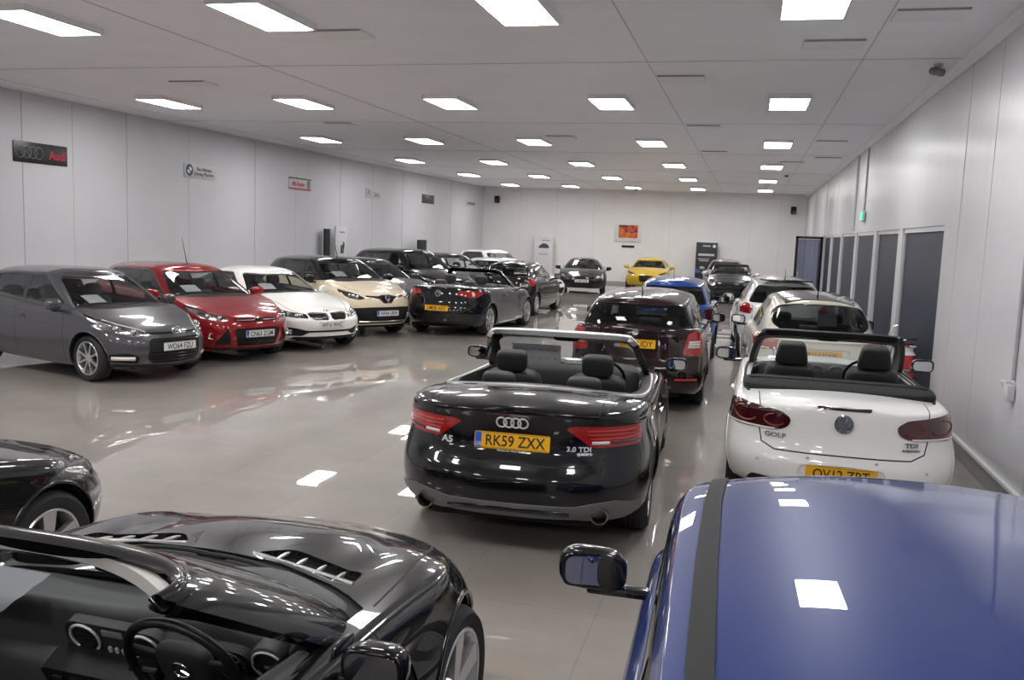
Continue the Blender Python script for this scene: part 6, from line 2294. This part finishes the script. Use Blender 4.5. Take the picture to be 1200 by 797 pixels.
    tag(ex, 'red fire extinguisher beside the first window, behind the white convertible', 'fire extinguisher')
    rp_ = mat('red_extinguisher', (.42, .012, .02), .25, coat=.6)
    bm = bmesh.new(); add_lathe(bm, [(0, .02), (.11, .02), (.125, .05), (.125, .80), (.11, .87), (.05, .93), (.04, .98), (0, .98)], 28, 'z')
    obj('cylinder', bm, rp_, ex)
    bm = bmesh.new(); add_lathe(bm, [(.126, .86), (.09, .90), (.09, .955), (.126, .965)], 24, 'z')
    obj('white_collar', bm, M['paper'], ex)
    bm = bmesh.new(); add_tube(bm, [(-.05, 0, 1.0), (-.02, 0, 1.04), (.12, 0, 1.06)], .014, 6); add_tube(bm, [(-.03, 0, .99), (.10, 0, .99)], .012, 6)
    obj('lever', bm, M['gloss'], ex)
    tube('hose', [(-.04, 0, .98), (-.16, .0, .96), (-.19, 0, .8), (-.17, 0, .4), (-.14, 0, .25)], .013, M['gloss'], ex)
    tube('trolley_handle', [(-.20, .05, .1), (-.20, .05, 1.10), (-.16, .05, 1.20), (-.10, .05, 1.22)], .014, M['satin'], ex)
    bm = bmesh.new(); add_box(bm, (-.02, 0, .02), (.44, .3, .04), .01)
    obj('base_plate', bm, M['trim'], ex)
def build_camera():
    f, yaw, pit, roll, h = 1050.0, .2554, .1186, .0378, 2.2
    ca = bpy.data.cameras.new('camera')
    co = bpy.data.objects.new('camera', ca)
    COL.objects.link(co)
    ca.sensor_width = 36.
    ca.lens = f / 1200 * 36
    ca.clip_start = .05
    cy, sy = math.cos(yaw), math.sin(yaw)
    F = Vector((-sy * math.cos(pit), cy * math.cos(pit), -math.sin(pit)))
    R = Vector((cy, sy, 0))
    U = R.cross(F)
    R2 = R * math.cos(roll) + U * math.sin(roll)
    U2 = -R * math.sin(roll) + U * math.cos(roll)
    m = Matrix((R2, U2, -F)).transposed().to_4x4()
    co.matrix_world = Matrix.Translation((0, 0, h)) @ m
    SC.camera = co
    SC.view_settings.view_transform = 'Standard'
    SC.view_settings.look = 'None'
    SC.view_settings.gamma = 1
    SC.view_settings.use_curve_mapping = False
    SC.view_settings.exposure = EXPOSURE
    w = bpy.data.worlds.new('world'); SC.world = w; w.use_nodes = True
    w.node_tree.nodes['Background'].inputs[0].default_value = (.02, .03, .06, 1)
    w.node_tree.nodes['Background'].inputs[1].default_value = .3
    cy_ = SC.cycles
    cy_.use_denoising = True
    cy_.max_bounces = 10
    cy_.transparent_max_bounces = 16
    cy_.diffuse_bounces = 5
    cy_.glossy_bounces = 5
    cy_.caustics_reflective = False
    cy_.caustics_refractive = False
    cy_.sample_clamp_indirect = 6.
LIGHT = 31.0
EXPOSURE = 0.0
build_room()
build_camera()
M['paint_a5'] = paint('black_paint_convertible', (.004, .004, .006), 0, .22)
cabrio_a5((-1.578, 7.963), 92.7, 'black open convertible in the middle of the hall with yellow RK59 ZXX plate')
cabrio_golf((.794, 9.245), 89.6, 'white open convertible with black folded roof beside the right wall')
roadster((-1.95, 1.90), 88.5, 'black open roadster in the near left corner, its cockpit and vented bonnet in view')
blue_hatch((.51, 2.62), 91.5, 'blue car in the near right corner, seen down onto its roof')
car_i20((-9.43, 11.2), -16, 'grey hatchback at the left edge with white WO64 plate')
car_focus((-9.41, 13.57), -25, 'red hatchback between the grey hatchback and the white saloon')
car_bmw((-9.05, 15.62), -31, 'white saloon with twin kidney grilles right of the red hatchback')
car_captur((-8.75, 17.9), -32, 'cream crossover with black roof behind the white saloon')
cabrio_eos((-6.08, 19.75), 86, 'black convertible seen from behind right of the cream crossover, LM08 plate')
car_skoda((-1.38, 13.50), 91, 'dark maroon hatchback directly in front of the middle black convertible')
car_ds((.86, 13.95), 93, 'cream three-door hatchback in front of the white convertible, KWK plate')
V = car_hatch_rear
V('hatchback_car', 'blue hatchback ahead of the dark maroon hatchback', (-1.38, 18.3), 91, paint('bright_blue_paint', (.018, .065, .29), .2, .3), L=3.8, W=1.68, H=1.49, lamp=rp([(.60, .72), (.60, .95), (.78, 1.0), (.80, .74)], .03), lampm=M['red_dark'], mirror_m=M['gloss'], aerial=(3.1, -.1, .2))
V('hatchback_car', 'white hatchback ahead of the cream three-door hatchback', (.60, 19.3), 93, paint('white_paint_hatchback', (.82, .82, .80), 0, .3), L=4.0, W=1.76, H=1.55, lamp=rp([(.62, .86), (.60, .98), (.70, 1.10), (.80, 1.08), (.82, .88)], .03), spoiler=M['gloss'], aerial=(3.3, -.06, .2), zt=1.06)
V('hatchback_car', 'black hatchback beyond the left convertible, its side windows see-through', (-6.3, 25.0), 88, paint('black_paint_hatchback', (.007, .007, .008), 0, .25), L=3.85, W=1.70, H=1.45, lamp=rp([(.62, .80), (.62, .98), (.80, .98), (.80, .82)], .03), side_m=M['glass'])
Fr = car_front
lampd = rp([(.44, .66), (.58, .73), (.80, .80), (.82, .72), (.60, .64)], .02)
gr = rp([(-.1, .60), (.36, .60), (.40, .68), (-.1, .69)], .02)
lo = rp([(-.1, .28), (.40, .28), (.48, .48), (-.1, .50)], .02)
Fr('hatchback_car', 'dark grey car behind the cream crossover', (-9.25, 20.9), -30, paint('dark_grey_paint', (.045, .047, .052), .4, .3), lamp=lampd, grille=gr, lower=lo, zl=.80)
Fr('suv_car', 'black tall car in the left row behind the dark grey car', (-9.3, 23.9), -30, paint('black_paint_tall', (.008, .008, .009), 0, .25), L=4.5, W=1.85, H=1.66, zl=.95, zc=1.14, sc=1.0, sh=1.75, lamp=[(y, z + .16) for y, z in lampd], grille=[(y, z + .16) for y, z in gr], lower=lo, r=.36, zrb=1.12)
Fr('hatchback_car', 'black car in the left row just right of the tall black car', (-9.3, 27.4), -30, paint('black_paint_row', (.012, .012, .013), 0, .25), lamp=lampd, grille=gr, lower=lo, H=1.5)
Fr('estate_car', 'white car with dark windows at the far end of the left row', (-9.6, 33.6), -40, paint('white_paint_far', (.80, .80, .79), 0, .3), lamp=lampd, grille=gr, lower=lo, H=1.55)
Fr('saloon_car', 'white car partly hidden behind the black hatchback', (-7.85, 29.6), -25, paint('white_paint_hidden', (.82, .82, .81), 0, .3), L=4.1, lamp=lampd, grille=gr, lower=lo, H=1.36, zl=.72, zc=.93)
Fr('coupe_car', 'matt black coupe facing the camera in front of the back wall', (-6.55, 36.2), -81, paint('matt_black_paint', (.006, .006, .007), 0, .4), L=4.5, W=1.88, H=1.32, zl=.68, zc=.90, sc=1.45, sh=2.2, sre=3.3, srb=4.1, zrb=.95, lamp=rp([(.46, .58), (.62, .70), (.84, .76), (.82, .66), (.66, .56)], .03), grille=rp([(-.1, .45), (.22, .46), (.26, .58), (-.1, .62)], .03), lower=lo, platetxt='LX60 AVB', whr=.56)
Fr('coupe_car', 'yellow coupe facing the camera in front of the back wall', (-4.28, 40.1), -88, paint('yellow_paint', (.60, .40, .02), .1, .3), L=4.18, W=1.84, H=1.36, zl=.72, zc=.93, sc=1.25, sh=1.95, sre=3.0, srb=3.95, zrb=.98, lamp=lampd, grille=rp([(-.1, .35), (.26, .36), (.32, .62), (-.1, .66)], .03), whr=.56)
Fr('hatchback_car', 'silver grey car half hidden behind the distant dark convertible', (-1.0, 39.6), -90, paint('silver_paint', (.32, .31, .30), .6, .3), L=4.0, W=1.76, H=1.45, lamp=lampd, grille=gr, lower=lo)
cabrio_far((-.66, 34.6), -90, 'small dark convertible facing the camera at the far right end of the hall')
c = Fr('saloon_car', 'black car at the left edge, front wheel and headlamp in view', (-4.63, 2.79), 88, paint('black_paint_edge', (.007, .007, .008), 0, .22), L=4.4, W=1.78, H=1.43, res=1., lamp=rp([(.46, .60), (.55, .68), (.74, .76), (.82, .74), (.80, .64), (.62, .57)], .03), lampm=M['bowl'], grille=gr, lower=lo, zl=.72, zc=.94, sc=1.2, sh=1.95)
